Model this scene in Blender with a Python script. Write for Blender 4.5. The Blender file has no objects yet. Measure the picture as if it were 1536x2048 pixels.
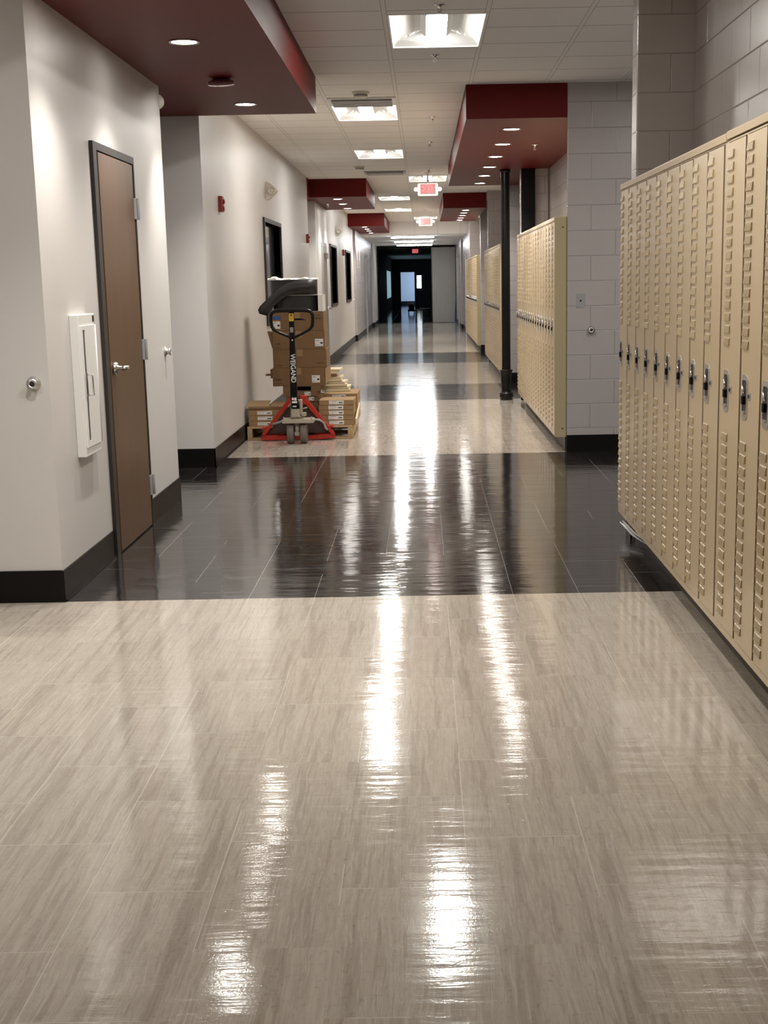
import bpy, bmesh, math, random
from mathutils import Vector, Matrix
random.seed(7)
C = bpy.context.scene
COL = C.collection
PI = math.pi

# ---------------------------------------------------------------- camera, exposure, world
CAM_Z = 1.446
FPX = 2840.5; CX = 841.4; CY = 1151.8
YAW, PITCH, ROLL = 0.00548, 0.20465, 0.01863
cyw, syw = math.cos(YAW), math.sin(YAW); cp, sp = math.cos(PITCH), math.sin(PITCH); cr, sr = math.cos(ROLL), math.sin(ROLL)
FW = Vector((-syw*cp, cyw*cp, -sp)); RT = Vector((cyw, syw, 0)); UP = RT.cross(FW)
R_ = RT*cr - UP*sr; U_ = UP*cr + RT*sr
cam = bpy.data.cameras.new('camera'); camo = bpy.data.objects.new('camera', cam); COL.objects.link(camo)
cam.sensor_fit = 'VERTICAL'; cam.sensor_height = 24.0; cam.lens = FPX/2048*24.0
cam.shift_x = -(CX-768)/2048; cam.shift_y = (CY-1024)/2048
cam.clip_start = 0.05; cam.clip_end = 200
M = Matrix((R_, U_, -FW)).transposed().to_4x4(); M.translation = Vector((0, 0, CAM_Z)); camo.matrix_world = M
C.camera = camo
C.view_settings.view_transform = 'Standard'; C.view_settings.look = 'None'
C.view_settings.exposure = 1.1; C.view_settings.gamma = 1.0; C.view_settings.use_curve_mapping = False
C.cycles.use_denoising = True
C.cycles.max_bounces = 8; C.cycles.diffuse_bounces = 5; C.cycles.glossy_bounces = 4
C.cycles.sample_clamp_indirect = 6.0
w = bpy.data.worlds.new('world'); C.world = w; w.use_nodes = True
w.node_tree.nodes['Background'].inputs[0].default_value = (0.5, 0.5, 0.55, 1); w.node_tree.nodes['Background'].inputs[1].default_value = 0.0
E_TROFFER = 56.0      # emission of the troffer lenses
E_DOWN = 36.0         # emission of downlight lenses
W_SPOT = 46.0         # watts of each downlight beam
E_LINEAR = 16.0
WARM = (1.0, 0.965, 0.905); COOL = (0.93, 0.97, 1.0)

ZC, ZS = 2.994, 2.726          # ceiling, soffit underside
XL, XR = -1.711, 1.194         # wall planes
XN = 1.51                      # niche back
LX = 1.098                     # locker fronts
ZB, ZT = 0.131, 1.944
ZC2 = 2.66                     # lower ceiling at far end
YEND = 50.8

# ---------------------------------------------------------------- material helpers
class NT:
    def __init__(s, name):
        s.m = bpy.data.materials.new(name); s.m.use_nodes = True; s.t = s.m.node_tree; s.n = s.t.nodes
        s.b = s.n['Principled BSDF']
    def node(s, typ, **kw):
        q = s.n.new(typ)
        for k, v in kw.items(): setattr(q, k, v)
        return q
    def link(s, a, b): s.t.links.new(a, b)
    def put(s, sock, v):
        if hasattr(v, 'is_output') or isinstance(v, bpy.types.NodeSocket): s.link(v, sock)
        else: sock.default_value = v
    def math(s, op, a, b=None, c=None):
        q = s.node('ShaderNodeMath', operation=op)
        s.put(q.inputs[0], a)
        if b is not None: s.put(q.inputs[1], b)
        if c is not None: s.put(q.inputs[2], c)
        return q.outputs[0]
    def xyz(s):
        tc = s.node('ShaderNodeTexCoord'); sx = s.node('ShaderNodeSeparateXYZ'); s.link(tc.outputs['Object'], sx.inputs[0])
        return tc.outputs['Object'], sx.outputs[0], sx.outputs[1], sx.outputs[2]
    def comb(s, x, y, z):
        q = s.node('ShaderNodeCombineXYZ')
        for i, v in enumerate((x, y, z)): s.put(q.inputs[i], v)
        return q.outputs[0]
    def noise(s, vec, scale=1.0, detail=3.0, rough=0.5, dist=0.0, w=None):
        q = s.node('ShaderNodeTexNoise')
        if w is not None:
            q.noise_dimensions = '4D'; s.put(q.inputs['W'], w)
        s.link(vec, q.inputs['Vector']); q.inputs['Scale'].default_value = scale
        q.inputs['Detail'].default_value = detail; q.inputs['Roughness'].default_value = rough; q.inputs['Distortion'].default_value = dist
        return q.outputs['Fac']
    def mix(s, f, a, b, mode='MIX'):
        q = s.node('ShaderNodeMix', data_type='RGBA', blend_type=mode)
        s.put(q.inputs[0], f)
        for i, v in ((6, a), (7, b)):
            if isinstance(v, tuple): v = tuple(v[:3]) + (1,)
            s.put(q.inputs[i], v)
        return q.outputs[2]
    def ramp(s, f, lo, hi):
        q = s.node('ShaderNodeMapRange'); s.put(q.inputs[0], f); q.inputs[1].default_value = lo; q.inputs[2].default_value = hi
        return q.outputs[0]
    def bump(s, h, strength=0.3, dist=0.01, normal=None):
        q = s.node('ShaderNodeBump'); s.put(q.inputs['Height'], h); q.inputs['Strength'].default_value = strength; q.inputs['Distance'].default_value = dist
        if normal is not None: s.link(normal, q.inputs['Normal'])
        return q.outputs[0]

def simple(name, col, rough=0.5, metal=0.0, spec=0.5, noise=0.0, nscale=8.0, bump=0.0, bscale=60.0, emit=None, estr=0.0):
    t = NT(name); b = t.b
    b.inputs['Base Color'].default_value = (*col, 1); b.inputs['Roughness'].default_value = rough
    b.inputs['Metallic'].default_value = metal; b.inputs['Specular IOR Level'].default_value = spec
    v, x, y, z = t.xyz()
    n = t.noise(v, nscale, 4)
    k = max(noise, 0.02)
    t.link(t.mix(n, tuple(c*(1-k) for c in col), tuple(min(1, c*(1+k)) for c in col)), b.inputs['Base Color'])
    if bump > 0:
        t.link(t.bump(t.noise(v, bscale, 3), bump, 0.002), b.inputs['Normal'])
    if emit:
        b.inputs['Emission Color'].default_value = (*emit, 1); b.inputs['Emission Strength'].default_value = estr
    return t.m

def floor_material():
    t = NT('waxed_vinyl_tile'); b = t.b
    v, x, y, z = t.xyz()
    TW, TL = 0.3105, 0.622
    cu = t.math('DIVIDE', t.math('SUBTRACT', x, 0.085), TW)
    ci = t.math('FLOOR', cu); cf = t.math('SUBTRACT', cu, ci)
    par = t.math('FLOORED_MODULO', ci, 2.0)
    ru = t.math('SUBTRACT', t.math('DIVIDE', t.math('SUBTRACT', y, 3.544), TL), t.math('MULTIPLY', par, 0.5))
    ri = t.math('FLOOR', ru); rf = t.math('SUBTRACT', ru, ri)
    wn = t.node('ShaderNodeTexWhiteNoise', noise_dimensions='2D'); t.link(t.comb(ci, ri, 0.0), wn.inputs['Vector'])
    rnd = wn.outputs['Value']
    ex = t.math('MULTIPLY', t.math('MINIMUM', cf, t.math('SUBTRACT', 1.0, cf)), TW)
    ey = t.math('MULTIPLY', t.math('MINIMUM', rf, t.math('SUBTRACT', 1.0, rf)), TL)
    # some seams are open, others barely visible
    vis = t.math('GREATER_THAN', t.noise(t.comb(t.math('MULTIPLY', x, 1.3), t.math('MULTIPLY', y, 0.8), 0.0), 1.0, 1), 0.47)
    seam_raw = t.math('LESS_THAN', t.math('MINIMUM', ex, ey), 0.0016)
    seam = t.math('MULTIPLY', seam_raw, t.math('ADD', 0.06, t.math('MULTIPLY', vis, 0.6)))
    # veins running down the corridor
    wofs = t.math('MULTIPLY', rnd, 17.0)
    wob = t.math('MULTIPLY', t.math('SUBTRACT', t.noise(v, 3.0, 2), 0.5), 0.022)
    xv = t.math('ADD', x, wob)
    vein = t.noise(t.comb(t.math('MULTIPLY', xv, 30.0), t.math('MULTIPLY', y, 1.1), 0.0), 1.0, 6, 0.66, 0.15, wofs)
    fine = t.noise(t.comb(t.math('MULTIPLY', xv, 110.0), t.math('MULTIPLY', y, 8.0), 0.0), 1.0, 4, 0.7, 0.2, wofs)
    speck = t.noise(v, 55.0, 3, 0.7)
    f = t.math('ADD', t.math('MULTIPLY', vein, 0.6), t.math('MULTIPLY', fine, 0.4))
    beige = t.mix(t.ramp(f, 0.33, 0.67), (0.330, 0.285, 0.240), (0.570, 0.515, 0.440))
    crack = t.ramp(t.math('ABSOLUTE', t.math('SUBTRACT', vein, 0.5)), 0.02, 0.0)
    beige = t.mix(t.math('MULTIPLY', crack, 0.45), beige, (0.64, 0.59, 0.52))
    crack2 = t.math('MULTIPLY', t.ramp(t.math('ABSOLUTE', t.math('SUBTRACT', vein, 0.40)), 0.010, 0.0), t.ramp(speck, 0.42, 0.60))
    beige = t.mix(t.math('MULTIPLY', crack2, 0.45), beige, (0.15, 0.12, 0.10))
    beige = t.mix(t.math('MULTIPLY', t.ramp(speck, 0.58, 0.72), 0.35), beige, (0.16, 0.13, 0.105))
    beige = t.mix(t.math('MULTIPLY', rnd, 0.16), beige, (0.25, 0.20, 0.17))
    black = t.mix(t.ramp(f, 0.36, 0.68), (0.0055, 0.0050, 0.0052), (0.026, 0.023, 0.023))
    black = t.mix(t.math('MULTIPLY', crack, 0.10), black, (0.10, 0.09, 0.085))
    mask = None
    for a, c in ((6.51, 12.05), (17.67, 20.40), (25.81, 29.52), (YEND+0.6, 200.0)):
        q = t.math('MULTIPLY', t.math('GREATER_THAN', y, a), t.math('LESS_THAN', y, c))
        mask = q if mask is None else t.math('MAXIMUM', mask, q)
    # beyond the left corner the beige field starts again nowhere: bands run wall to wall
    col = t.mix(mask, beige, black)
    col = t.mix(seam, col, t.mix(mask, (0.66, 0.62, 0.56), (0.34, 0.32, 0.30)))
    t.link(col, b.inputs['Base Color'])
    b.inputs['Specular IOR Level'].default_value = 0.62
    rg = t.noise(t.comb(t.math('MULTIPLY', x, 1.2), t.math('MULTIPLY', y, 2.5), 0.0), 1.0, 4, 0.6)
    t.link(t.math('ADD', 0.05, t.math('MULTIPLY', rg, 0.07)), b.inputs['Roughness'])
    wave = t.noise(t.comb(t.math('MULTIPLY', x, 3.5), t.math('MULTIPLY', y, 20.0), 0.0), 1.0, 3, 0.55)
    peel = t.noise(v, 130.0, 2)
    swell = t.noise(t.comb(t.math('MULTIPLY', x, 1.6), t.math('MULTIPLY', y, 4.5), 0.0), 1.0, 2, 0.5)
    h = t.math('ADD', t.math('ADD', t.math('MULTIPLY', wave, 1.0), t.math('MULTIPLY', swell, 2.5)), t.math('MULTIPLY', peel, 0.10))
    h = t.math('SUBTRACT', h, t.math('MULTIPLY', seam_raw, 0.5))
    t.link(t.bump(h, 0.6, 0.0020), b.inputs['Normal'])
    return t.m

def block_material():
    t = NT('painted_block'); b = t.b
    v, x, y, z = t.xyz()
    CH, CL = 0.2032, 0.4064
    rz = t.math('DIVIDE', z, CH); ri = t.math('FLOOR', rz); rf = t.math('SUBTRACT', rz, ri)
    par = t.math('FLOORED_MODULO', ri, 2.0)
    u = t.math('DIVIDE', t.math('SUBTRACT', t.math('ADD', x, y), 13.633), CL)
    uu = t.math('ADD', u, t.math('MULTIPLY', par, 0.5)); uf = t.math('FRACT', uu)
    ez = t.math('MULTIPLY', t.math('MINIMUM', rf, t.math('SUBTRACT', 1.0, rf)), CH)
    eu = t.math('MULTIPLY', t.math('MINIMUM', uf, t.math('SUBTRACT', 1.0, uf)), CL)
    e = t.math('MINIMUM', ez, eu)
    groove = t.ramp(e, 0.0, 0.005)
    col = t.mix(groove, (0.27, 0.245, 0.24), t.mix(t.noise(v, 3.0, 3), (0.385, 0.352, 0.345), (0.425, 0.392, 0.383)))
    t.link(col, b.inputs['Base Color'])
    b.inputs['Roughness'].default_value = 0.26
    h = t.math('ADD', groove, t.math('MULTIPLY', t.noise(v, 60.0, 4, 0.65), 0.5))
    t.link(t.bump(h, 0.5, 0.004), b.inputs['Normal'])
    return t.m

def ceiling_material():
    t = NT('acoustic_ceiling_tile'); b = t.b
    v, x, y, z = t.xyz()
    TX, TY = 0.611, 0.625
    cf = t.math('FRACT', t.math('DIVIDE', t.math('ADD', x, 0.203+0.611*20), TX))
    rf = t.math('FRACT', t.math('DIVIDE', t.math('SUBTRACT', y, 8.79-0.625*60), TY))
    ex = t.math('MULTIPLY', t.math('MINIMUM', cf, t.math('SUBTRACT', 1.0, cf)), TX)
    ey = t.math('MULTIPLY', t.math('MINIMUM', rf, t.math('SUBTRACT', 1.0, rf)), TY)
    teeX = t.math('LESS_THAN', ex, 0.012)
    gapX = t.math('MULTIPLY', t.math('GREATER_THAN', ex, 0.012), t.math('LESS_THAN', ex, 0.016))
    gapY = t.math('LESS_THAN', ey, 0.007)
    tile = t.mix(t.noise(v, 60.0, 4, 0.7), (0.80, 0.785, 0.765), (0.88, 0.865, 0.845))
    col = t.mix(gapY, tile, (0.36, 0.34, 0.31))
    col = t.mix(gapX, col, (0.45, 0.43, 0.40))
    col = t.mix(teeX, col, (0.84, 0.83, 0.81))
    t.link(col, b.inputs['Base Color']); b.inputs['Roughness'].default_value = 0.85
    h = t.math('SUBTRACT', t.math('MULTIPLY', t.noise(v, 120.0, 3, 0.7), 0.3), t.math('MULTIPLY', gapY, 1.0))
    t.link(t.bump(h, 0.4, 0.004), b.inputs['Normal'])
    return t.m

def wood_material(name, a, c, rough=0.35, axis=2, s=1.0):
    t = NT(name); b = t.b
    v, x, y, z = t.xyz()
    cs = [t.math('MULTIPLY', q, (1.2 if i == axis else 22.0)*s) for i, q in enumerate((x, y, z))]
    n = t.noise(t.comb(*cs), 1.0, 5, 0.6, 0.3)
    t.link(t.mix(t.ramp(n, 0.3, 0.7), a, c), b.inputs['Base Color']); b.inputs['Roughness'].default_value = rough
    t.link(t.bump(n, 0.08, 0.002), b.inputs['Normal'])
    return t.m

def emitter(name, col, st):
    t = NT(name); b = t.b
    b.inputs['Base Color'].default_value = (0.9, 0.9, 0.9, 1)
    b.inputs['Emission Color'].default_value = (*col, 1); b.inputs['Emission Strength'].default_value = st
    return t.m

MT = {}
MT['floor'] = floor_material()
MT['block'] = block_material()
MT['ceiling'] = ceiling_material()
MT['plaster'] = simple('eggshell_wall_paint', (0.60, 0.575, 0.555), 0.38, noise=0.015, nscale=2.0, bump=0.12, bscale=180)
MT['base'] = simple('black_vinyl_base', (0.006, 0.005, 0.005), 0.34, spec=0.2, noise=0.1)
MT['kick'] = simple('dark_brown_kick', (0.045, 0.033, 0.026), 0.45)
MT['red'] = simple('dark_red_paint', (0.120, 0.0045, 0.0035), 0.5, spec=0.2, noise=0.03, bump=0.06, bscale=150)
MT['tan'] = simple('tan_locker_enamel', (0.57, 0.445, 0.275), 0.28, noise=0.02, nscale=3.0, bump=0.03, bscale=60)
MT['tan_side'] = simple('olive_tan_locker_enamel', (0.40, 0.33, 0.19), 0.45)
MT['seam'] = simple('brown_locker_gap', (0.055, 0.028, 0.014), 0.7)  # dark brown stands in for shade in door gaps and louvre slots
MT['steel'] = simple('brushed_stainless', (0.66, 0.65, 0.63), 0.32, 0.85, noise=0.05, nscale=30)
MT['chrome'] = simple('bright_chrome', (0.85, 0.85, 0.85), 0.10, 1.0)
MT['dark'] = simple('matt_black', (0.006, 0.006, 0.006), 0.8, spec=0.15)
MT['gloss_black'] = simple('gloss_black_enamel', (0.004, 0.004, 0.0045), 0.28, spec=0.3)
MT['frame'] = simple('dark_bronze_metal', (0.024, 0.020, 0.018), 0.42)
MT['door'] = wood_material('brown_wood_veneer', (0.085, 0.043, 0.020), (0.120, 0.063, 0.031), 0.33)
MT['door2'] = wood_material('grey_brown_veneer', (0.15, 0.12, 0.10), (0.20, 0.165, 0.14), 0.35)
MT['white'] = simple('white_enamel', (0.80, 0.80, 0.78), 0.30)
MT['offwhite'] = simple('off_white_plastic', (0.72, 0.68, 0.60), 0.4)
MT['grey'] = simple('grey_metal', (0.30, 0.30, 0.30), 0.4)
MT['firered'] = simple('fire_alarm_red', (0.28, 0.02, 0.018), 0.35)
MT['reflector'] = simple('white_reflector', (0.86, 0.86, 0.84), 0.35)
MT['lens'] = emitter('lit_troffer_lens', WARM, E_TROFFER)
MT['lens_cool'] = emitter('lit_tube_lens', COOL, E_LINEAR)
MT['dlens'] = emitter('lit_downlight_lens', (1.0, 0.95, 0.88), E_DOWN)
MT['exit'] = emitter('lit_red_letters', (1.0, 0.02, 0.04), 0.9)
MT['exithouse'] = emitter('glowing_white_sign_housing', (1.0, 0.98, 0.88), 0.40)  # emission added so housing and unlit lamp heads look bright
MT['exitface'] = emitter('lit_pink_sign_face', (1.0, 0.80, 0.78), 0.12)
MT['exitdim'] = emitter('dim_red_letters', (1.0, 0.03, 0.06), 0.18)
MT['jackred'] = simple('chipped_red_paint', (0.44, 0.024, 0.013), 0.35, noise=0.15, nscale=20)
MT['jackdark'] = simple('dirty_dark_red_paint', (0.055, 0.030, 0.024), 0.6, noise=0.4, nscale=25)  # dirty red, darkened further to paint the cavity's shade
MT['jackbeige'] = simple('worn_beige_paint', (0.36, 0.32, 0.25), 0.5, noise=0.3, nscale=40)
MT['wheel'] = simple('dusty_polyurethane', (0.13, 0.105, 0.09), 0.6, noise=0.2, nscale=30)
MT['card'] = simple('brown_cardboard', (0.195, 0.112, 0.052), 0.8, noise=0.08, nscale=9, bump=0.05, bscale=200)
MT['card2'] = simple('pale_cardboard', (0.30, 0.195, 0.092), 0.8, noise=0.08, nscale=9)
MT['cream'] = simple('cream_board', (0.66, 0.57, 0.40), 0.7, noise=0.05)
MT['paper'] = simple('white_paper_label', (0.72, 0.72, 0.70), 0.7)
MT['ink'] = simple('black_print', (0.02, 0.02, 0.02), 0.7)
MT['inkbrown'] = simple('brown_print', (0.08, 0.045, 0.02), 0.8)
MT['blue'] = simple('blue_tape', (0.01, 0.09, 0.30), 0.6)
MT['orange'] = simple('orange_tape', (0.30, 0.11, 0.03), 0.6)
MT['yellow'] = simple('yellow_sticker', (0.75, 0.48, 0.03), 0.5)
MT['pallet'] = wood_material('raw_pine', (0.36, 0.235, 0.12), (0.52, 0.37, 0.20), 0.75, axis=0)
MT['rubber'] = simple('dark_grey_vinyl', (0.017, 0.0165, 0.016), 0.42, noise=0.1)
MT['film'] = simple('white_plastic_film', (0.85, 0.85, 0.83), 0.35)
MT['partition'] = simple('grey_partition', (0.36, 0.335, 0.30), 0.7, noise=0.02)
MT['darkroom'] = simple('unlit_wall_paint', (0.035, 0.037, 0.04), 0.6)  # near-black colour stands in for the corridor's lack of light
MT['day'] = emitter('daylight_pane', (0.80, 0.92, 1.0), 1.6)
MT['daydim'] = emitter('dim_daylight_pane', (0.45, 0.72, 0.85), 0.22)
MT['whitedoor'] = simple('pale_blue_painted_door', (0.55, 0.62, 0.75), 0.5)
g = NT('window_glass'); g.b.inputs['Base Color'].default_value = (0.9, 0.92, 0.92, 1); g.b.inputs['Roughness'].default_value = 0.03
g.b.inputs['Transmission Weight'].default_value = 1.0; g.b.inputs['IOR'].default_value = 1.45; MT['glass'] = g.m

# ---------------------------------------------------------------- mesh helpers
class MB:
    def __init__(s): s.v = []; s.f = []; s.mi = []; s.sm = []
    def add(s, vs, fs, mi=0, smooth=False, mat=None):
        o = len(s.v)
        for p in vs:
            p = Vector(p)
            if mat is not None: p = mat @ p
            s.v.append(tuple(p))
        for f in fs: s.f.append([i+o for i in f]); s.mi.append(mi); s.sm.append(smooth)
        return s
    def box(s, x0, x1, y0, y1, z0, z1, mi=0, mat=None):
        vs = [(x, y, z) for z in (z0, z1) for y in (y0, y1) for x in (x0, x1)]
        return s.add(vs, [(0, 2, 3, 1), (4, 5, 7, 6), (0, 1, 5, 4), (2, 6, 7, 3), (0, 4, 6, 2), (1, 3, 7, 5)], mi, False, mat)
    def prism(s, poly, a0, a1, axis='Y', mi=0, mat=None, smooth=False):
        n = len(poly)
        def P(p, a):
            if axis == 'Y': return (p[0], a, p[1])
            if axis == 'X': return (a, p[0], p[1])
            return (p[0], p[1], a)
        vs = [P(p, a0) for p in poly] + [P(p, a1) for p in poly]
        fs = [tuple(range(n)), tuple(range(2*n-1, n-1, -1))]
        s.add(vs, fs, mi, False, mat)
        vs2 = list(vs)
        return s.add(vs2, [(i, (i+1) % n, n+(i+1) % n, n+i) for i in range(n)], mi, smooth, mat)
    def lathe(s, prof, seg=24, mi=0, mat=None, smooth=True):
        vs = []; fs = []
        for k in range(seg):
            a = 2*PI*k/seg
            for r, z in prof: vs.append((r*math.cos(a), r*math.sin(a), z))
        m = len(prof)
        for k in range(seg):
            for i in range(m-1):
                fs.append((k*m+i, ((k+1) % seg)*m+i, ((k+1) % seg)*m+i+1, k*m+i+1))
        return s.add(vs, fs, mi, smooth, mat)
    def tube(s, pts, r, seg=10, mi=0, closed=False, mat=None):
        pts = [Vector(p) for p in pts]; n = len(pts); vs = []; fs = []
        up = None
        for i, p in enumerate(pts):
            if closed: d = pts[(i+1) % n]-pts[i-1]
            else: d = pts[min(i+1, n-1)]-pts[max(i-1, 0)]
            d.normalize()
            if up is None: up = d.orthogonal().normalized()
            up = (up - d*up.dot(d)).normalized(); sd = d.cross(up)
            rr = r[i] if isinstance(r, (list, tuple)) else r
            for k in range(seg):
                a = 2*PI*k/seg; vs.append(p+up*rr*math.cos(a)+sd*rr*math.sin(a))
        for i in range(n if closed else n-1):
            j = (i+1) % n
            for k in range(seg): fs.append((i*seg+k, i*seg+(k+1) % seg, j*seg+(k+1) % seg, j*seg+k))
        if not closed: fs += [tuple(range(seg-1, -1, -1)), tuple((n-1)*seg+k for k in range(seg))]
        return s.add(vs, fs, mi, True, mat)
    def mesh(s, name, mats):
        me = bpy.data.meshes.new(name); me.from_pydata(s.v, [], s.f)
        for m in (mats if isinstance(mats, (list, tuple)) else [mats]): me.materials.append(m)
        for p, mi, sm in zip(me.polygons, s.mi, s.sm): p.material_index = mi; p.use_smooth = sm
        bm = bmesh.new(); bm.from_mesh(me); bmesh.ops.remove_doubles(bm, verts=bm.verts, dist=1e-6) if not s.keep else None
        bmesh.ops.recalc_face_normals(bm, faces=bm.faces); bm.to_mesh(me); bm.free(); me.update()
        return me
    keep = True
    def obj(s, name, mats, parent=None, loc=(0, 0, 0), rot=(0, 0, 0), bevel=0.0):
        o = bpy.data.objects.new(name, s.mesh(name, mats)); COL.objects.link(o)
        o.location = loc; o.rotation_euler = rot
        if parent is not None: o.parent = parent
        if bevel:
            b = o.modifiers.new('bevel', 'BEVEL'); b.width = bevel; b.segments = 2; b.limit_method = 'ANGLE'
        return o

def cells(u0, u1, v0, v1, holes):
    us = sorted({u0, u1} | {h for q in holes for h in q[:2] if u0 < h < u1}); vs = sorted({v0, v1} | {h for q in holes for h in q[2:] if v0 < h < v1})
    for a, b in zip(us, us[1:]):
        run = None
        for c, d in zip(vs, vs[1:]):
            mu, mv = (a+b)/2, (c+d)/2
            if any(h[0] < mu < h[1] and h[2] < mv < h[3] for h in holes):
                if run: yield a, b, run[0], run[1]
                run = None
            else: run = (run[0], d) if run else (c, d)
        if run: yield a, b, run[0], run[1]

def struct(o, label=None):
    o['kind'] = 'structure'
    if label: o['label'] = label
    return o
def tag(o, label, cat, group=None):
    o['label'] = label; o['category'] = cat
    if group: o['group'] = group
    return o
def empty(name, loc, label, cat, group=None, rz=0.0):
    o = bpy.data.objects.new(name, None); COL.objects.link(o); o.location = loc; o.rotation_euler = (0, 0, rz); o.empty_display_size = 0.1
    return tag(o, label, cat, group)
def sempty(name, loc, label=None):
    o = bpy.data.objects.new(name, None); COL.objects.link(o); o.location = loc; o.empty_display_size = 0.1
    return struct(o, label)
def copy_tree(o, parent=None):
    c = o.copy(); COL.objects.link(c)
    if parent is not None: c.parent = parent
    for ch in list(o.children): copy_tree(ch, c)
    return c
def text_obj(name, body, size, mat, parent, matrix, depth=0.002, label=None, bold=0.0, xscale=1.0):
    cu = bpy.data.curves.new(name, 'FONT'); cu.body = body; cu.size = size; cu.extrude = depth; cu.align_x = 'CENTER'; cu.align_y = 'CENTER'; cu.offset = bold
    tmp = bpy.data.objects.new('tmp_text', cu); COL.objects.link(tmp)
    bpy.context.view_layer.update()
    me = bpy.data.meshes.new_from_object(tmp.evaluated_get(bpy.context.evaluated_depsgraph_get()))
    bpy.data.objects.remove(tmp); bpy.data.curves.remove(cu)
    me.transform(matrix @ Matrix.Diagonal((xscale, 1, 1, 1))); me.materials.clear(); me.materials.append(mat); me.name = name
    o = bpy.data.objects.new(name, me); COL.objects.link(o); o.parent = parent
    if label: o['label'] = label
    return o
def ordinal(i): return ['nearest', 'second', 'third', 'fourth', 'fifth', 'sixth', 'seventh', 'eighth', 'ninth', 'tenth', 'eleventh', 'twelfth', 'thirteenth', 'fourteenth', 'fifteenth', 'sixteenth', 'seventeenth', 'eighteenth', 'nineteenth', 'twentieth', 'twenty-first', 'twenty-second', 'twenty-third', 'twenty-fourth', 'twenty-fifth'][i]

# ---------------------------------------------------------------- fixtures: positions (needed for the ceiling's openings)
TROFF = [(0.112, 9.52), (-0.505, 13.88), (-0.510, 18.28), (0.097, 22.75), (-0.517, 27.85), (-0.520, 32.36), (0.087, 36.62)]
TROFF_BACK = [(0.112, 5.0), (-3.0, 3.4)]  # unseen troffers added out of frame for illumination
TROFF_SIDE = [(2.55, 9.55)]
TW2, TL2 = 0.300, 0.615
ALLT = TROFF + TROFF_BACK + TROFF_SIDE

# ---------------------------------------------------------------- structure
f = MB(); f.box(-6.2, 4.2, -6.2, 95, -0.05, 0.0)
struct(f.obj('floor', MT['floor']), 'waxed beige vinyl tile floor crossed by glossy black tile bands')

c = MB()
holes = [(x-TW2, x+TW2, y-TL2, y+TL2) for x, y in ALLT]
for a, b_, d, e in cells(-6.2, 4.2, -6.2, 38.6, holes): c.box(a, b_, d, e, ZC, ZC+0.02)
c.box(-6.2, 4.2, 38.6, 38.75, ZC2, ZC+0.02)
c.box(-6.2, 4.2, 38.75, 95, ZC2, ZC2+0.02)
struct(c.obj('ceiling', [MT['ceiling']]), 'suspended ceiling of off-white acoustic tiles')
lid = MB(); lid.box(-6.2, 4.2, -6.2, 38.6, 3.14, 3.17)
struct(lid.obj('trim_1', MT['dark']), 'dark slab above the suspended ceiling')

# left wall: plaster, with recesses and openings
WIN = [(15.74, 17.49, 1.04, 2.105), (26.84, 28.66, 1.06, 2.105), (32.10, 34.05, 1.06, 2.105)]
wl = MB()
H = 3.14
wl.box(-6.2, XL, 6.51, 6.66, 0, H)                       # face turned to the camera
wl.box(XL-0.15, XL, 6.66, 9.75, 0, H)
wl.box(-4.0, XL-0.15, 9.60, 9.75, 0, H)
wl.box(-4.1, -4.0, 9.60, 11.6, 0, H)
wl.box(-4.0, XL, 11.45, 11.60, 0, H)
for y0, y1, z0, z1 in cells(11.60, 21.9, 0, H, WIN): wl.box(XL-0.15, XL, y0, y1, z0, z1)
wl.box(-4.0, XL-0.15, 21.75, 21.9, 0, H)
wl.box(-4.1, -4.0, 21.75, 23.55, 0, H)
wl.box(-4.0, XL, 23.40, 23.55, 0, H)
for y0, y1, z0, z1 in cells(23.55, 35.9, 0, H, WIN): wl.box(XL-0.15, XL, y0, y1, z0, z1)
wl.box(XL-0.15, -1.655, 35.9, 46.8, 0, H, 1)
wl.box(XL-0.15, -1.60, 46.8, YEND, 0, H, 0)
wl.box(-6.3, -6.2, -6.3, 6.66, 0, H)
struct(wl.obj('wall_left', [MT['plaster'], MT['block']]), 'pale painted wall with recesses along the left side')

wr = MB()
wr.box(XN, XN+0.2, -6.2, 8.19, 0, H)                     # niche back behind the nearest lockers
wr.box(XR, XN+0.2, 8.19, 8.38, 0, H)                     # thin end pillar
wr.box(XR, XN, -6.2, 3.7, 0, H)
wr.box(XN+0.2, 4.0, 8.19, 8.38, 0, H)
wr.box(4.0, 4.2, 8.19, 12.3, 0, H)
wr.box(XR, 4.0, 12.04, 12.072, 0, H)
wr.box(XN+0.01, 4.0, 12.072, 12.24, 0, H)
wr.box(XN+0.01, XN+0.2, 12.24, 17.67, 0, H)
wr.box(1.18, XN, 17.45, 17.67, 0, H)
wr.box(XN, 4.0, 17.47, 17.67, 0, H); wr.box(4.0, 4.2, 17.47, 20.6, 0, H)
wr.box(XR, 4.0, 20.40, 20.60, 0, H)
wr.box(XN, XN+0.2, 20.6, 25.6, 0, H)
wr.box(1.165, XN+0.2, 25.98, 26.10, 0, H)
wr.box(XN, XN+0.2, 25.6, 25.98, 0, H)
wr.box(XN+0.2, 4.0, 25.90, 26.10, 0, H); wr.box(4.0, 4.2, 25.9, 29.7, 0, H)
wr.box(1.165, 4.0, 29.44, 29.54, 0, H)
wr.box(XN, XN+0.2, 29.54, 37.25, 0, H)
wr.box(1.20, XN+0.2, 37.22, 43.7, 0, H)
wr.box(1.15, XN+0.2, 43.7, YEND, 0, H)
struct(wr.obj('wall_right', MT['block'], bevel=0.012), 'grey painted block wall with piers and niches on the right side')
wf = MB(); wf.box(-6.3, 1.7, -6.3, -6.2, 0, H)
struct(wf.obj('wall_back', MT['plaster']), 'wall behind the viewpoint')

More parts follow.
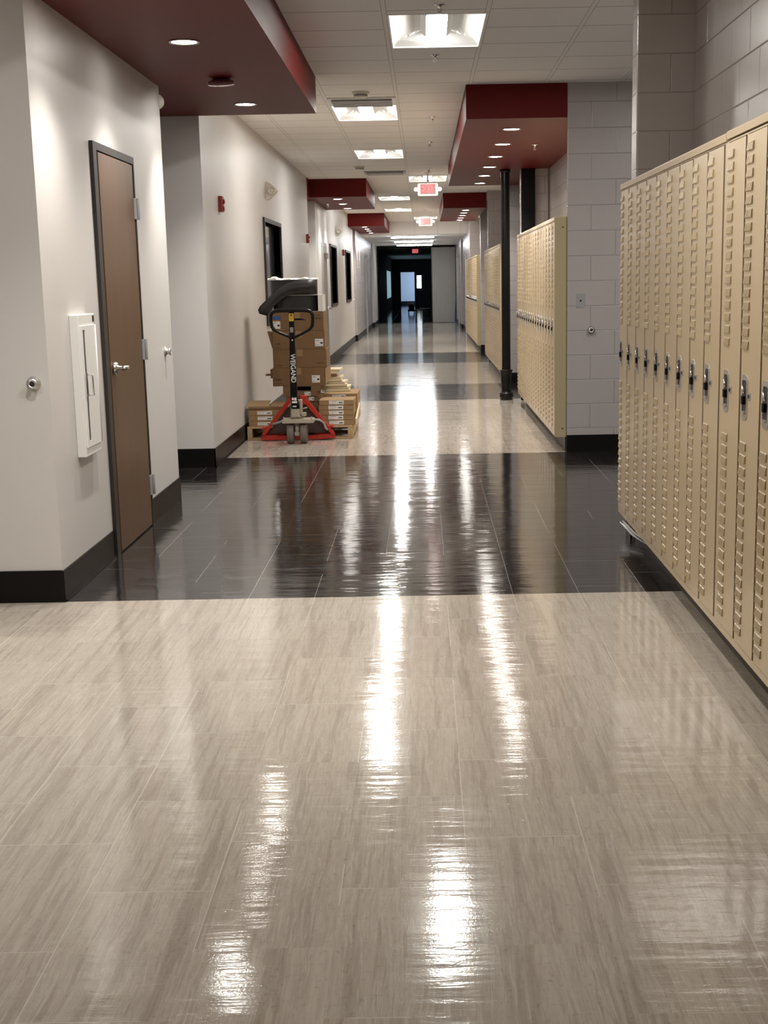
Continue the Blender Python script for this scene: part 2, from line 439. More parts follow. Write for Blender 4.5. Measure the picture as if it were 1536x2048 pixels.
# black bases
bl = MB()
def basex(mb, x, y0, y1, h=0.15, t=0.008, side=1): mb.box(min(x, x+side*t), max(x, x+side*t), y0, y1, 0, h)
bl.box(-6.2, XL, 6.502, 6.51, 0, 0.152)
basex(bl, XL, 6.502, 7.62); basex(bl, XL, 8.69, 9.758)
bl.box(-4.0, XL+0.008, 9.75, 9.758, 0, 0.152); bl.box(-4.0, XL+0.008, 11.442, 11.45, 0, 0.152)
basex(bl, XL, 11.442, 21.908); bl.box(-4.0, XL+0.008, 21.9, 21.908, 0, 0.152); bl.box(-4.0, XL+0.008, 23.392, 23.4, 0, 0.152)
basex(bl, XL, 23.392, 24.5); basex(bl, XL, 25.65, 35.9)
bl.box(XL, -1.647, 35.892, 35.9, 0, 0.152); basex(bl, -1.655, 35.892, 46.8); bl.box(-1.655, -1.592, 46.792, 46.8, 0, 0.152); basex(bl, -1.60, 46.792, YEND)
for z in (0.0,):
    bl.box(XL+0.008, XL+0.016, 11.45, 21.9, 0, 0.012); bl.box(XL+0.008, XL+0.016, 6.51, 7.6, 0, 0.012)
struct(bl.obj('baseboard_left', MT['base']), 'black vinyl baseboard along the left wall')
br = MB()
br.box(XR-0.008, XR, 8.19, 8.38, 0, 0.145)
br.box(XR-0.002, 4.0, 12.032, 12.04, 0, 0.145)
br.box(XR, 4.0, 20.392, 20.40, 0, 0.145); br.box(1.157, 4.0, 29.432, 29.44, 0, 0.145)
br.box(1.17, XR+0.02, 17.44, 17.45, 0, 0.145)
br.box(1.192, 1.2, 37.22, 43.7, 0, 0.145); br.box(1.142, 1.2, 43.692, 43.7, 0, 0.145); br.box(1.142, 1.15, 43.7, YEND, 0, 0.145)
struct(br.obj('baseboard_right', MT['base']), 'black vinyl baseboard around the block piers')
kk = MB()
kk.box(1.188, 1.21, 3.75, 8.02, 0, ZB-0.002)
kk.box(1.188, 1.21, 12.12, 16.86, 0, ZB-0.002)
kk.box(1.188, 1.21, 20.70, 25.86, 0, ZB-0.002)
kk.box(1.188, 1.21, 29.58, 37.16, 0, ZB-0.002)
struct(kk.obj('trim_2', MT['kick']), 'dark recessed kick strip under the lockers')

# red soffits
def soffit(n, boxes, label):
    s_ = MB()
    for q in boxes: s_.box(*q)
    return struct(s_.obj('trim_%d' % n, MT['red']), label)
soffit(3, [(XL, -0.80, 4.6, 11.45, ZS, ZC), (-4.0, XL, 9.75, 11.45, ZS, ZC)], 'nearest dark red dropped soffit above the brown door')
soffit(4, [(0.372, XR+0.0, 12.05, 20.35, ZS, ZC), (XR, XN+0.01, 12.072, 17.45, ZS, ZC), (XR, 4.0, 17.67, 20.40, ZS, ZC)], 'long dark red soffit on the right above the black column')
soffit(5, [(XL, -0.843, 22.40, 26.3, ZS, ZC), (-4.0, XL, 21.9, 23.4, ZS, ZC)], 'dark red soffit on the left beyond the stacked cartons')
soffit(6, [(0.385, 1.165, 26.5, 32.3, ZS, ZC)], 'smaller dark red soffit on the right beyond the black column')
soffit(7, [(XL, -0.87, 33.65, 38.6, ZS-0.02, ZC)], 'farthest bright red soffit on the left')
for x0, x1, y0, y1 in ((XR, 4.0, 17.67, 20.4),): pass

# far opening with folding partition, dark corridor beyond
tr = MB()
tr.box(-1.60, 1.15, YEND-0.05, YEND+0.10, 2.60, ZC2)
tr.box(-1.60, -1.56, YEND-0.05, YEND+0.10, 0, 2.60); tr.box(1.135, 1.15, YEND-0.05, YEND+0.10, 0, 2.60)
struct(tr.obj('trim_8', MT['dark']), 'black frame around the opening at the corridor end')
pm = MB()
N = 24
pts = []
for k in range(N+1):
    x = 0.315+(1.13-0.315)*k/N; pts.append((x, YEND+0.05+(0.002 if k % 2 else -0.002)))
for k in range(N):
    (xa, ya), (xb, yb) = pts[k], pts[k+1]
    pm.add([(xa, ya, 0.01), (xb, yb, 0.01), (xb, yb, 2.59), (xa, ya, 2.59), (xa, ya+0.03, 0.01), (xb, yb+0.03, 0.01), (xb, yb+0.03, 2.59), (xa, ya+0.03, 2.59)],
           [(0, 1, 2, 3), (5, 4, 7, 6), (0, 3, 7, 4), (1, 5, 6, 2), (3, 2, 6, 7), (0, 4, 5, 1)])
po = empty('folding_partition', (0.72, YEND+0.05, 0), 'tall grey folding partition closing the right half of the corridor end', 'partition')
oo = pm.obj('panel', MT['partition'], None); oo.parent = po; oo.location = (-0.72, -YEND-0.05, 0)
MB().box(-0.43, -0.405, -0.02, 0.05, 0.01, 2.59).obj('lead_post', MT['frame'], po)
bt = MB(); bt.prism([(1.085, 0.02), (1.135, 0.02), (1.13, 0.5), (1.115, 0.85), (1.10, 0.40)], YEND-0.085, YEND-0.06, 'Y')
tag(bt.obj('blue_tarp', MT['blue']), 'strip of blue tarp hanging at the right edge of the grey partition', 'tarp')

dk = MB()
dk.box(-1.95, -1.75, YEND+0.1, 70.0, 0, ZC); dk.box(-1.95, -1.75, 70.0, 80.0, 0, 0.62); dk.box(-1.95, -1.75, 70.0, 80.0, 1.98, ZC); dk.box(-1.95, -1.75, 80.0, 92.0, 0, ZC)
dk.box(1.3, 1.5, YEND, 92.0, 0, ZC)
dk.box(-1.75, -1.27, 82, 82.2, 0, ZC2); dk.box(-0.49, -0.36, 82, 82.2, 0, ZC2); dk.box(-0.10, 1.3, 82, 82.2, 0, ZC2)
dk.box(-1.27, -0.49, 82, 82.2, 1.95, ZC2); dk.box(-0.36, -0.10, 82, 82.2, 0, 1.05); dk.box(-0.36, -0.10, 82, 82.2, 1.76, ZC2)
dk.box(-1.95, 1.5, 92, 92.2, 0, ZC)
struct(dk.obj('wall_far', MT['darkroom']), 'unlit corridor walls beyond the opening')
w4 = sempty('window_4', (-1.80, 75, 0), 'daylit window low on the left of the dark corridor')
MB().box(0.0, 0.02, -5, 5, 0.62, 1.98).obj('pane', MT['daydim'], w4)
w5 = sempty('window_5', (-0.23, 82.1, 0), 'narrow bright vision window in the dark end wall')
MB().box(-0.13, 0.13, 0.0, 0.02, 1.05, 1.76).obj('pane', MT['day'], w5)
MB().box(-0.15, 0.15, -0.12, -0.105, 1.40, 1.42).obj('muntin', MT['dark'], w5)
w6 = MB(); w6.box(-1.5, -0.2, 89.0, 89.2, 0.25, 2.2)
struct(w6.obj('door_3', MT['whitedoor']), 'pale blue painted door lit by daylight at the very end')
ld = bpy.data.lights.new('daylight', 'AREA'); ld.shape = 'RECTANGLE'; ld.size = 1.4; ld.size_y = 1.6; ld.energy = 60; ld.color = (0.62, 0.80, 1.0)
lo = bpy.data.objects.new('daylight', ld); COL.objects.link(lo); lo.location = (1.0, 86.0, 1.5); lo.rotation_euler = (PI/2, 0, math.radians(38))
t_ = empty('utility_cart', (-0.55, 65, 0), 'dark low cart standing in the unlit corridor beyond the opening', 'cart')
m_ = MB(); m_.box(-0.16, 0.16, -0.25, 0.25, 0.12, 0.20); m_.obj('deck', MT['dark'], t_, bevel=0.01)
m_ = MB(); m_.box(-0.12, 0.13, -0.2, 0.1, 0.20, 0.42); m_.obj('bin', MT['dark'], t_, bevel=0.03)
for sx in (-0.12, 0.12):
    m_ = MB(); m_.lathe([(0.0, -0.02), (0.06, -0.02), (0.06, 0.02), (0.0, 0.02)], 16, mat=Matrix.Translation((sx, -0.2, 0.06)) @ Matrix.Rotation(PI/2, 4, 'Y')); m_.obj('wheel', MT['dark'], t_)
t_ = empty('low_bench', (0.05, 62, 0), 'low flat bench with a pale top in the unlit corridor', 'bench')
MB().box(-0.22, 0.22, -0.4, 0.4, 0.28, 0.31).obj('top', MT['white'], t_, bevel=0.005)
for sx in (-0.18, 0.16):
    for sy in (-0.36, 0.34): MB().box(sx, sx+0.03, sy, sy+0.03, 0, 0.28).obj('leg', MT['dark'], t_)

# ---------------------------------------------------------------- doors and windows on the left wall
d1 = sempty('door_1', (XL, 8.15, 0), 'brown wooden door with dark metal frame in the left wall')
m = MB(); m.box(0, 0.020, -0.535, -0.455, 0, 2.187); m.box(0, 0.020, 0.50, 0.525, 0, 2.187); m.box(0, 0.020, -0.455, 0.50, 2.147, 2.187)
m.obj('door_frame', MT['frame'], d1)
m = MB(); m.box(0.0, 0.008, -0.455, -0.41, 0.0, 2.147); m.obj('jamb_gap', MT['dark'], d1)  # black strip paints the shadow gap beside the leaf
m = MB(); m.box(0.002, 0.016, -0.41, 0.49, 0.008, 2.141); m.obj('door_leaf', MT['door'], d1, bevel=0.002)
for z in (1.894, 1.073, 0.252):
    h = MB(); h.tube([(0.030, 0.53, z-0.062), (0.030, 0.53, z+0.062)], 0.009, 12); h.box(0.016, 0.024, 0.47, 0.53, z-0.06, z+0.06)
    h.obj('hinge', MT['grey'], d1, bevel=0.001)
h = MB(); h.lathe([(0.0, 0.0), (0.036, 0.0), (0.036, 0.014), (0.030, 0.022), (0.014, 0.026), (0.012, 0.060), (0.0, 0.060)], 24, mat=Matrix.Translation((0.016, -0.345, 1.01)) @ Matrix.Rotation(PI/2, 4, 'Y'))
h.tube([(0.070, -0.355, 1.01), (0.078, -0.32, 1.012), (0.080, -0.27, 1.012), (0.074, -0.235, 1.010)], [0.014, 0.012, 0.011, 0.010], 12)
h.obj('handle', MT['chrome'], d1)

d2 = sempty('door_2', (XL, 25.07, 0), 'grey-brown door standing in the left wall beyond the cartons')
m = MB(); m.box(0, 0.03, -0.50, -0.44, 0, 2.12); m.box(0, 0.03, 0.44, 0.50, 0, 2.12); m.box(0, 0.03, -0.44, 0.44, 2.06, 2.12); m.obj('door_frame', MT['grey'], d2)
MB().box(0.002, 0.025, -0.44, 0.44, 0.01, 2.06).obj('door_leaf', MT['door2'], d2)
h = MB(); h.lathe([(0, 0), (0.035, 0), (0.035, 0.015), (0.014, 0.02), (0.012, 0.06), (0, 0.06)], 20, mat=Matrix.Translation((0.025, 0.36, 1.0)) @ Matrix.Rotation(PI/2, 4, 'Y'))
h.tube([(0.08, 0.37, 1.0), (0.085, 0.34, 1.0), (0.085, 0.22, 1.0)], 0.012, 10); h.obj('handle', MT['chrome'], d2)
h = MB(); h.box(0.025, 0.07, 0.1, 0.4, 1.86, 1.95); h.obj('closer', MT['grey'], d2, bevel=0.005)

for i, (y0, y1, z0, z1) in enumerate(WIN):
    wn_ = sempty('window_%d' % (i+1), (XL, (y0+y1)/2, 0), ['dark framed window beside the stacked cartons', 'dark framed window just beyond the far door', 'dark framed window nearest the corridor end'][i])
    hy = (y1-y0)/2
    m = MB()
    for a in ((-hy-0.045, -hy), (hy, hy+0.045)): m.box(-0.08, 0.022, a[0], a[1], z0-0.045, z1+0.045)
    m.box(-0.08, 0.022, -hy, hy, z1, z1+0.045); m.box(-0.08, 0.022, -hy, hy, z0-0.045, z0)
    m.obj('window_frame', MT['frame'], wn_)
    MB().box(-0.06, -0.054, -hy, hy, z0, z1).obj('pane', MT['glass'], wn_)
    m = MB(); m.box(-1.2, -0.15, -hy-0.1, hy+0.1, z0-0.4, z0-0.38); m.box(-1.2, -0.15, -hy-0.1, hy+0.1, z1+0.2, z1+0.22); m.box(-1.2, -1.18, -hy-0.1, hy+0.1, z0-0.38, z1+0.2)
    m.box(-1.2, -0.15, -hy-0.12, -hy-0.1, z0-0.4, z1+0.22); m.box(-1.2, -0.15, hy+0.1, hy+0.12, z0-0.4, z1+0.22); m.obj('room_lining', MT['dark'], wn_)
# painted door and panel lines far left, far right
d4 = sempty('door_4', (-1.655, 42.0, 0), 'pale painted door in the far left wall')
m = MB(); m.box(0, 0.02, -0.55, -0.5, 0, 2.15); m.box(0, 0.02, 0.5, 0.55, 0, 2.15); m.box(0, 0.02, -0.5, 0.5, 2.1, 2.15); m.obj('door_frame', MT['grey'], d4)
MB().box(0, 0.012, -0.5, 0.5, 0.01, 2.1).obj('door_leaf', MT['plaster'], d4)
d5 = sempty('door_5', (1.20, 40.4, 0), 'pale painted door in the far right wall')
m = MB(); m.box(-0.02, 0, -0.55, -0.5, 0, 2.15); m.box(-0.02, 0, 0.5, 0.55, 0, 2.15); m.box(-0.02, 0, -0.5, 0.5, 2.1, 2.15); m.obj('door_frame', MT['grey'], d5)
MB().box(-0.012, 0, -0.5, 0.5, 0.01, 2.1).obj('door_leaf', MT['plaster'], d5)
d6 = sempty('door_6', (1.15, 46.4, 0), 'pale painted door in the right wall nearest the partition')
m = MB(); m.box(-0.02, 0, -0.55, -0.5, 0, 2.15); m.box(-0.02, 0, 0.5, 0.55, 0, 2.15); m.box(-0.02, 0, -0.5, 0.5, 2.1, 2.15); m.obj('door_frame', MT['grey'], d6)
MB().box(-0.012, 0, -0.5, 0.5, 0.01, 2.1).obj('door_leaf', MT['plaster'], d6)

# ---------------------------------------------------------------- ceiling fixtures
def make_troffer(cool=False):
    t = bpy.data.objects.new('troffer_light', None); COL.objects.link(t); t.empty_display_size = 0.1
    m = MB()
    W, L = TW2-0.001, TL2-0.001
    # flange lip
    m.box(-W, -W+0.012, -L, L, -0.004, 0.006); m.box(W-0.012, W, -L, L, -0.004, 0.006)
    m.box(-W+0.012, W-0.012, -L, -L+0.012, -0.004, 0.006); m.box(-W+0.012, W-0.012, L-0.012, L, -0.004, 0.006)
    m.box(-W, W, -L, L, 0.125, 0.13)
    m.box(-W, -W+0.004, -L, L, 0.006, 0.125); m.box(W-0.004, W, -L, L, 0.006, 0.125); m.box(-W, W, -L, -L+0.004, 0.006, 0.125); m.box(-W, W, L-0.004, L, 0.006, 0.125)
    m.obj('housing', MT['reflector'], t)
    m = MB()
    for sg in (-1, 1):     # curved side reflectors
        prof = [(sg*(W-0.013), 0.004), (sg*0.24, 0.035), (sg*0.19, 0.062), (sg*0.14, 0.078), (sg*0.085, 0.085)]
        for (xa, za), (xb, zb_) in zip(prof, prof[1:]):
            m.add([(xa, -L+0.013, za), (xb, -L+0.16, zb_), (xb, L-0.16, zb_), (xa, L-0.013, za)], [(0, 1, 2, 3)], 0, True)
        for e in (-1, 1):
            for (xa, za), (xb, zb_) in zip(prof, prof[1:]):
                ya = L-0.013; yb = L-0.16
                fa = (abs(xa)-0.085)/(W-0.013-0.085); fb = (abs(xb)-0.085)/(W-0.013-0.085)
    for e in (-1, 1):      # sloping end reflectors
        m.add([(-W+0.013, e*(L-0.013), 0.004), (W-0.013, e*(L-0.013), 0.004), (0.24, e*(L-0.09), 0.035), (0.085, e*(L-0.16), 0.085), (-0.085, e*(L-0.16), 0.085), (-0.24, e*(L-0.09), 0.035)], [(0, 1, 2, 3, 4, 5)])
    m.obj('reflector', MT['reflector'], t)
    seg = 14
    ys = [(-0.47, 0.35), (-0.455, 0.7), (-0.42, 0.92), (-0.36, 1.0), (0.36, 1.0), (0.42, 0.92), (0.455, 0.7), (0.47, 0.35)]
    vs = []; fl = []; fb = []; n = seg+1
    for yy, sc in ys:
        for k in range(n):
            a = PI*k/seg; vs.append((0.105*sc*math.cos(a), yy, 0.084-0.074*sc*math.sin(a)))
    for i in range(len(ys)-1):
        for k in range(seg): (fl if (4 <= k < seg-4 and 1 <= i < len(ys)-2) else fb).append((i*n+k, i*n+k+1, (i+1)*n+k+1, (i+1)*n+k))
    fb += [tuple(range(n)), tuple(range(len(ys)*n-1, (len(ys)-1)*n-1, -1))]
    m = MB(); m.add(vs, fb, 0, True); m.obj('basket', MT['reflector'], t)
    m = MB(); m.add(vs, fl, 0, True); m.obj('lens', MT['lens'], t)
    return t
tp = make_troffer()
tl = ['large square lit ceiling light nearest the camera, above the first black band', 'lit ceiling light with pale air diffuser just before it', 'third lit ceiling light along the corridor, right of the left soffit',
      'lit ceiling light directly above the nearer exit sign', 'lit ceiling light left of and beyond the nearer exit sign', 'lit ceiling light beside the farthest red soffit', 'lit ceiling light directly above the farther exit sign']
for i, (x, y) in enumerate(ALLT):
    o = tp if i == 0 else copy_tree(tp)
    o.location = (x, y, ZC)
    if i < 7: tag(o, tl[i], 'ceiling light', 'square lit ceiling lights')
    elif i < 9: tag(o, ['lit ceiling light overhead before the first one in view', 'lit ceiling light over the open area at left'][i-7], 'ceiling light', 'square lit ceiling lights')
    else: tag(o, 'lit ceiling light in the side passage behind the nearest pier', 'ceiling light', 'square lit ceiling lights')

def make_down():
    t = bpy.data.objects.new('downlight', None); COL.objects.link(t); t.empty_display_size = 0.05
    MB().lathe([(0.068, 0.0), (0.082, -0.001), (0.084, -0.005), (0.080, -0.008), (0.068, -0.005)], 28).obj('trim_ring', MT['white'], t)
    MB().lathe([(0.0, -0.006), (0.050, -0.0058), (0.068, -0.003)], 28).obj('lens', MT['dlens'], t)
    sp_ = bpy.data.lights.new('beam', 'SPOT'); sp_.energy = W_SPOT; sp_.spot_size = math.radians(108); sp_.spot_blend = 0.85; sp_.shadow_soft_size = 0.03; sp_.color = (1.0, 0.95, 0.88)
    so = bpy.data.objects.new('beam', sp_); COL.objects.link(so); so.parent = t; so.location = (0, 0, -0.03)
    return t
dp = make_down()
DL = [('nearest left red soffit', [(-1.265, 10.77), (-1.258, 8.03), (-1.262, 6.68), (-1.262, 5.33)], ['farthest', 'middle lit', 'topmost visible', 'overhead']),
      ('long right red soffit', [(0.79, 12.86+1.394*k) for k in range(6)], [ordinal(k) for k in range(6)]),
      ('second left red soffit', [(-1.31, 22.88+1.466*k) for k in range(3)], [ordinal(k) for k in range(3)]),
      ('second right red soffit', [(0.812, 27.26+1.1*k) for k in range(5)], [ordinal(k) for k in range(5)]),
      ('farthest left red soffit', [(-1.338, 34.04+1.352*k) for k in range(4)], [ordinal(k) for k in range(4)])]
first = True
for nm, ps, od in DL:
    for k, (x, y) in enumerate(ps):
        o = dp if first else copy_tree(dp); first = False
        z = ZS if 'farthest' not in nm else ZS-0.02
        o.location = (x, y, z); tag(o, '%s round lit downlight in the %s' % (od[k], nm), 'downlight', 'downlights in the '+nm)
o = copy_tree(dp); MB().lathe([(0.083, -0.002), (0.080, 0.016), (0.050, 0.030), (0.0, 0.034)], 28).obj('can', MT['steel'], o); o.location = (-1.256, 9.43, ZS-0.036); o.rotation_euler = (math.radians(14), 0, 0)
tag(o, 'tilted downlight hanging loose between two lit ones in the nearest red soffit', 'downlight', 'downlights in the nearest left red soffit')

# linear lights at the far end
for i, (y) in enumerate((39.9, 44.4, 48.7)):
    t = empty('linear_light', (-0.27, y, ZC2), ['nearest', 'middle', 'farthest'][i]+' of the three long lit tube lights before the dark opening', 'ceiling light', 'long tube lights at the far end')
    MB().box(-0.60, 0.60, -0.15, 0.15, -0.02, 0.0).obj('housing', MT['white'], t)
    m = MB(); m.prism([(-0.13, -0.02), (-0.11, -0.055), (0.11, -0.055), (0.13, -0.02)], -0.585, 0.585, 'X'); m.obj('lens', MT['lens_cool'], t, bevel=0.006)

# exit signs
def exit_sign(x, y, zc, ztop, label, dim=False):
    t = empty('exit_sign', (x, y, zc), label, 'exit sign', 'exit signs')
    m = MB(); W, Hh = 0.150, 0.088
    r = 0.022; poly = []
    for cx_, cz_, a0 in ((W-r, Hh-r, 0), (-W+r, Hh-r, PI/2), (-W+r, -Hh+r, PI), (W-r, -Hh+r, 1.5*PI)):
        for k in range(5): a = a0+PI/2*k/4; poly.append((cx_+r*math.cos(a), cz_+r*math.sin(a)))
    m.prism(poly, -0.025, 0.025, 'Y'); m.obj('housing', MT['exithouse'] if not dim else MT['dark'], t)
    MB().box(-0.11, 0.11, -0.028, -0.025, -0.066, 0.078).obj('face_panel', MT['exitface'] if not dim else MT['exitdim'], t)
    text_obj('lettering', 'EXIT', 0.175, MT['exit'] if not dim else MT['exitdim'], t, Matrix.Translation((0, -0.031, 0.004)) @ Matrix.Rotation(PI/2, 4, 'X'), 0.002, 'red EXIT lettering', bold=0.0015, xscale=0.62)
    m = MB(); m.box(-0.015, 0.015, -0.012, 0.012, Hh, ztop-zc-0.012); m.box(-0.05, 0.05, -0.03, 0.03, ztop-zc-0.012, ztop-zc); m.obj('canopy', MT['white'] if not dim else MT['dark'], t)
    if not dim:
        for sg in (-1, 1):
            m = MB(); m.lathe([(0.0, -0.03), (0.018, -0.026), (0.030, -0.008), (0.032, 0.008), (0.024, 0.022), (0, 0.028)], 16, mat=Matrix.Translation((sg*0.175, 0, 0.005)) @ Matrix.Rotation(PI/2, 4, 'X'))
            m.tube([(sg*0.15, 0, 0.005), (sg*0.165, 0, 0.005)], 0.01, 8); m.obj('lamp_head', MT['exithouse'], t)  # unlit heads share the glow added to the housing
exit_sign(0.092, 21.5, 2.754, ZC, 'nearer white exit sign with glowing red letters hanging from the ceiling')
exit_sign(0.075, 32.2, 2.72, ZC, 'farther white exit sign with glowing red letters')
exit_sign(-0.27, 52.5, 2.50, ZC2, 'dim red exit sign inside the dark opening', True)

# sprinklers, diffusers, detectors
def make_sprinkler():
    t = bpy.data.objects.new('sprinkler_head', None); COL.objects.link(t); t.empty_display_size = 0.03
    MB().lathe([(0.0, 0.0), (0.035, 0.0), (0.033, -0.006), (0.012, -0.010), (0.009, -0.03)], 16).obj('escutcheon', MT['chrome'], t)
    m = MB(); m.tube([(0, 0, -0.01), (0, 0, -0.045)], 0.006, 8); m.tube([(-0.010, 0, -0.02), (-0.012, 0, -0.04), (0, 0, -0.05)], 0.003, 6); m.tube([(0.010, 0, -0.02), (0.012, 0, -0.04), (0, 0, -0.05)], 0.003, 6)
    m.obj('frame', MT['steel'], t); MB().lathe([(0, -0.052), (0.016, -0.052), (0.016, -0.050), (0, -0.049)], 14).obj('deflector', MT['steel'], t)
    return t
spk = make_sprinkler()
SP = [(0.121, 8.61, ZC, 'sprinkler head just in front of the nearest ceiling light'), (0.110, 10.46, ZC, 'sprinkler head just beyond the nearest ceiling light'),
      (0.113, 14.28, ZC, 'sprinkler head right of the second ceiling light'), (0.10, 16.83, ZC, 'sprinkler head right of the third ceiling light'), (0.103, 20.72, ZC, 'sprinkler head just before the nearer exit sign'),
      (1.11, 14.38, ZS, 'sprinkler head under the long right red soffit'), (-1.556, 24.3, ZS, 'sprinkler head under the second left red soffit'), (0.10, 26.5, ZC, 'sprinkler head beyond the nearer exit sign')]
for i, (x, y, z, lb) in enumerate(SP):
    o = spk if i == 0 else copy_tree(spk); o.location = (x, y, z); tag(o, lb, 'sprinkler', 'sprinkler heads')
for i, (x, y, lb) in enumerate(((-0.503, 12.97, 'pale air diffuser in the ceiling before the second ceiling light'), (-0.52, 21.25, 'dark slotted air diffuser in the ceiling near the second left red soffit'))):
    t = empty('air_diffuser', (x, y, ZC), lb, 'air diffuser', 'ceiling air diffusers')
    m = MB(); m.box(-0.295, 0.295, -0.25, 0.25, -0.012, 0.0)
    m.obj('frame', MT['white'] if i == 0 else MT['grey'], t, bevel=0.003)
    m = MB()
    for k in range(4): m.box(-0.26, 0.26, -0.20+k*0.11, -0.12+k*0.11, -0.028, -0.012)
    m.obj('vane', MT['grey'], t)
for i, (x, y, lb) in enumerate(((-0.493, 12.38, 'round smoke detector on the ceiling before the pale air diffuser'), (-0.842, 20.14, 'round smoke detector on the ceiling beside the dark air diffuser'))):
    t = empty('smoke_detector', (x, y, ZC), lb, 'smoke detector', 'smoke detectors')
    MB().lathe([(0, 0), (0.075, 0), (0.075, -0.012), (0.055, -0.018), (0.055, -0.040), (0.045, -0.048), (0, -0.05)], 24).obj('cover', MT['offwhite'], t)
    MB().lathe([(0.056, -0.022), (0.059, -0.024), (0.059, -0.034), (0.056, -0.036)], 24).obj('vent_ring', MT['grey'], t)

# ---------------------------------------------------------------- lockers
def make_locker(wd):
    t = bpy.data.objects.new('locker', None); COL.objects.link(t); t.empty_display_size = 0.1
    hgt = 1.784
    b = MB()
    b.box(0.016, 0.40, -wd+0.0005, -0.0005, 0, hgt)
    # face frame around the door
    b.box(0.0, 0.016, -0.010, -0.0005, 0, hgt); b.box(0.0, 0.016, -wd+0.0005, -wd+0.010, 0, hgt); b.box(0.0, 0.016, -wd+0.010, -0.010, 0, 0.028); b.box(0.0, 0.016, -wd+0.010, -0.010, hgt-0.006, hgt)
    b.obj('body', MT['tan'], t)
    s_ = MB(); s_.box(-0.0005, 0.0155, -wd+0.0080, -wd+0.0170, 0.03, hgt-0.008); s_.box(0.004, 0.0155, -0.0125, -0.0105, 0.03, hgt-0.008)  # brown strips paint the shade in the gaps beside the door
    s_.obj('hinge_gap', MT['seam'], t)
    d = MB(); y1, y0 = -0.0130, -wd+0.0170
    d.box(-0.003, 0.0155, y0, y1, 0.032, hgt-0.010)
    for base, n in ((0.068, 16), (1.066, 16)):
        for k in range(n): d.box(-0.0036, -0.0030, y1-0.100, y1-0.012, base+k*0.0435+0.002, base+k*0.0435+0.029, 1)  # dark plates paint the shade between the louvre ribs
    bev = 0.0
    for base, n in ((0.068, 16), (1.066, 16)):
        for k in range(n):
            z = base+k*0.0435
            for j in range(6):
                ya = y1-0.0125-j*0.0150
                xo = -0.010
                # small hooded louvre: sticks out at the top, dies into the door at the bottom
                d.add([(-0.003, ya, z), (-0.003, ya-0.0098, z), (-0.003, ya-0.0098, z+0.030), (-0.003, ya, z+0.030), (xo, ya-0.001, z+0.003), (xo, ya-0.0090, z+0.003), (-0.007, ya-0.0090, z+0.027), (-0.007, ya-0.001, z+0.027)],
                      [(4, 5, 6, 7), (0, 1, 5, 4), (1, 2, 6, 5), (2, 3, 7, 6), (3, 0, 4, 7)])
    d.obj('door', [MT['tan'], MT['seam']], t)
    # recessed handle cup
    h = MB(); yc = y1-0.060; zc = 0.905
    def rr(W, Hh, r, n=5):
        out = []
        for cy_, cz_, a0 in ((W-r, Hh-r, 0), (-W+r, Hh-r, PI/2), (-W+r, -Hh+r, PI), (W-r, -Hh+r, 1.5*PI)):
            for k in range(n): a = a0+PI/2*k/(n-1); out.append((yc+cy_+r*math.cos(a), zc+cz_+r*math.sin(a)))
        return out
    A, B = rr(0.046, 0.076, 0.026), rr(0.032, 0.058, 0.012)
    n = len(A)
    vs = [(-0.0055, *p) for p in A]+[(-0.0055, *p) for p in B]+[(-0.0031, *p) for p in A]+[(-0.0035, *p) for p in B]
    fs = [(i, (i+1) % n, n+(i+1) % n, n+i) for i in range(n)]+[(i, (i+1) % n, 2*n+(i+1) % n, 2*n+i) for i in range(n)]+[(n+i, n+(i+1) % n, 3*n+(i+1) % n, 3*n+i) for i in range(n)]
    h.add(vs, fs, 0, False); h.add([vs[3*n+i] for i in range(n)], [tuple(range(n))], 1)
    h.box(-0.012, -0.0036, yc-0.024, yc+0.024, zc-0.056, zc-0.049)
    ho = h.obj('handle', [MT['steel'], MT['frame']], t)
    l = MB(); l.box(-0.013, -0.0036, yc-0.010, yc+0.016, zc-0.024, zc+0.004); l.obj('latch', MT['dark'], ho)
    l = MB(); l.tube([(-0.008, yc+0.014, zc+0.040), (-0.011, yc+0.004, zc+0.034), (-0.011, yc-0.006, zc+0.024), (-0.008, yc-0.010, zc+0.014)], 0.004, 8); l.obj('pull', MT['chrome'], ho)
    p = MB(); p.box(-0.0045, -0.0031, yc-0.092, yc-0.052, zc-0.004, zc+0.020); po_ = p.obj('number_plate', MT['steel'], t)
    q = MB(); q.box(-0.0052, -0.0046, yc-0.076, yc-0.070, zc+0.001, zc+0.013); q.box(-0.0052, -0.0046, yc-0.064, yc-0.054, zc+0.001, zc+0.013); q.obj('engraving', MT['ink'], po_)
    return t
LK = make_locker(0.305); LK2 = make_locker(0.2995)
used1 = False
def bank(proto, wd, yfar, n, group, text, nearfirst=True, skip=None, use=False):
    for k in range(n):
        o = proto if (use and k == 0) else copy_tree(proto)
        y = yfar-k*wd
        if skip and k >= skip[0]: y -= skip[1]
        o.location = (LX, y, ZB)
        idx = k if not nearfirst else n-1-k
        tag(o, 'tan metal locker, %s%s' % (ordinal(idx) if idx or nearfirst else 'first', text), 'locker', group)
bank(LK, 0.305, 8.066, 14, 'lockers in the nearest bank', ' from the far end of the nearest right-hand bank', False, (9, 0.05), True)
bank(LK2, 0.2995, 16.87, 16, 'lockers in the second bank', ' from the near end of the bank before the black column', True, None, True)
bank(LK, 0.305, 25.87, 17, 'lockers in the third bank', ' from the near end of the bank behind the black column')
bank(LK, 0.305, 37.17, 25, 'lockers in the farthest bank', ' from the near end of the farthest bank')
m = MB(); m.box(0.0, 0.40, -0.049, -0.001, 0, 1.784); tag(m.obj('locker_filler', MT['tan'], None, (LX, 8.066-9*0.305, ZB)), 'narrow tan filler strip between two sections of the nearest locker bank', 'locker filler')
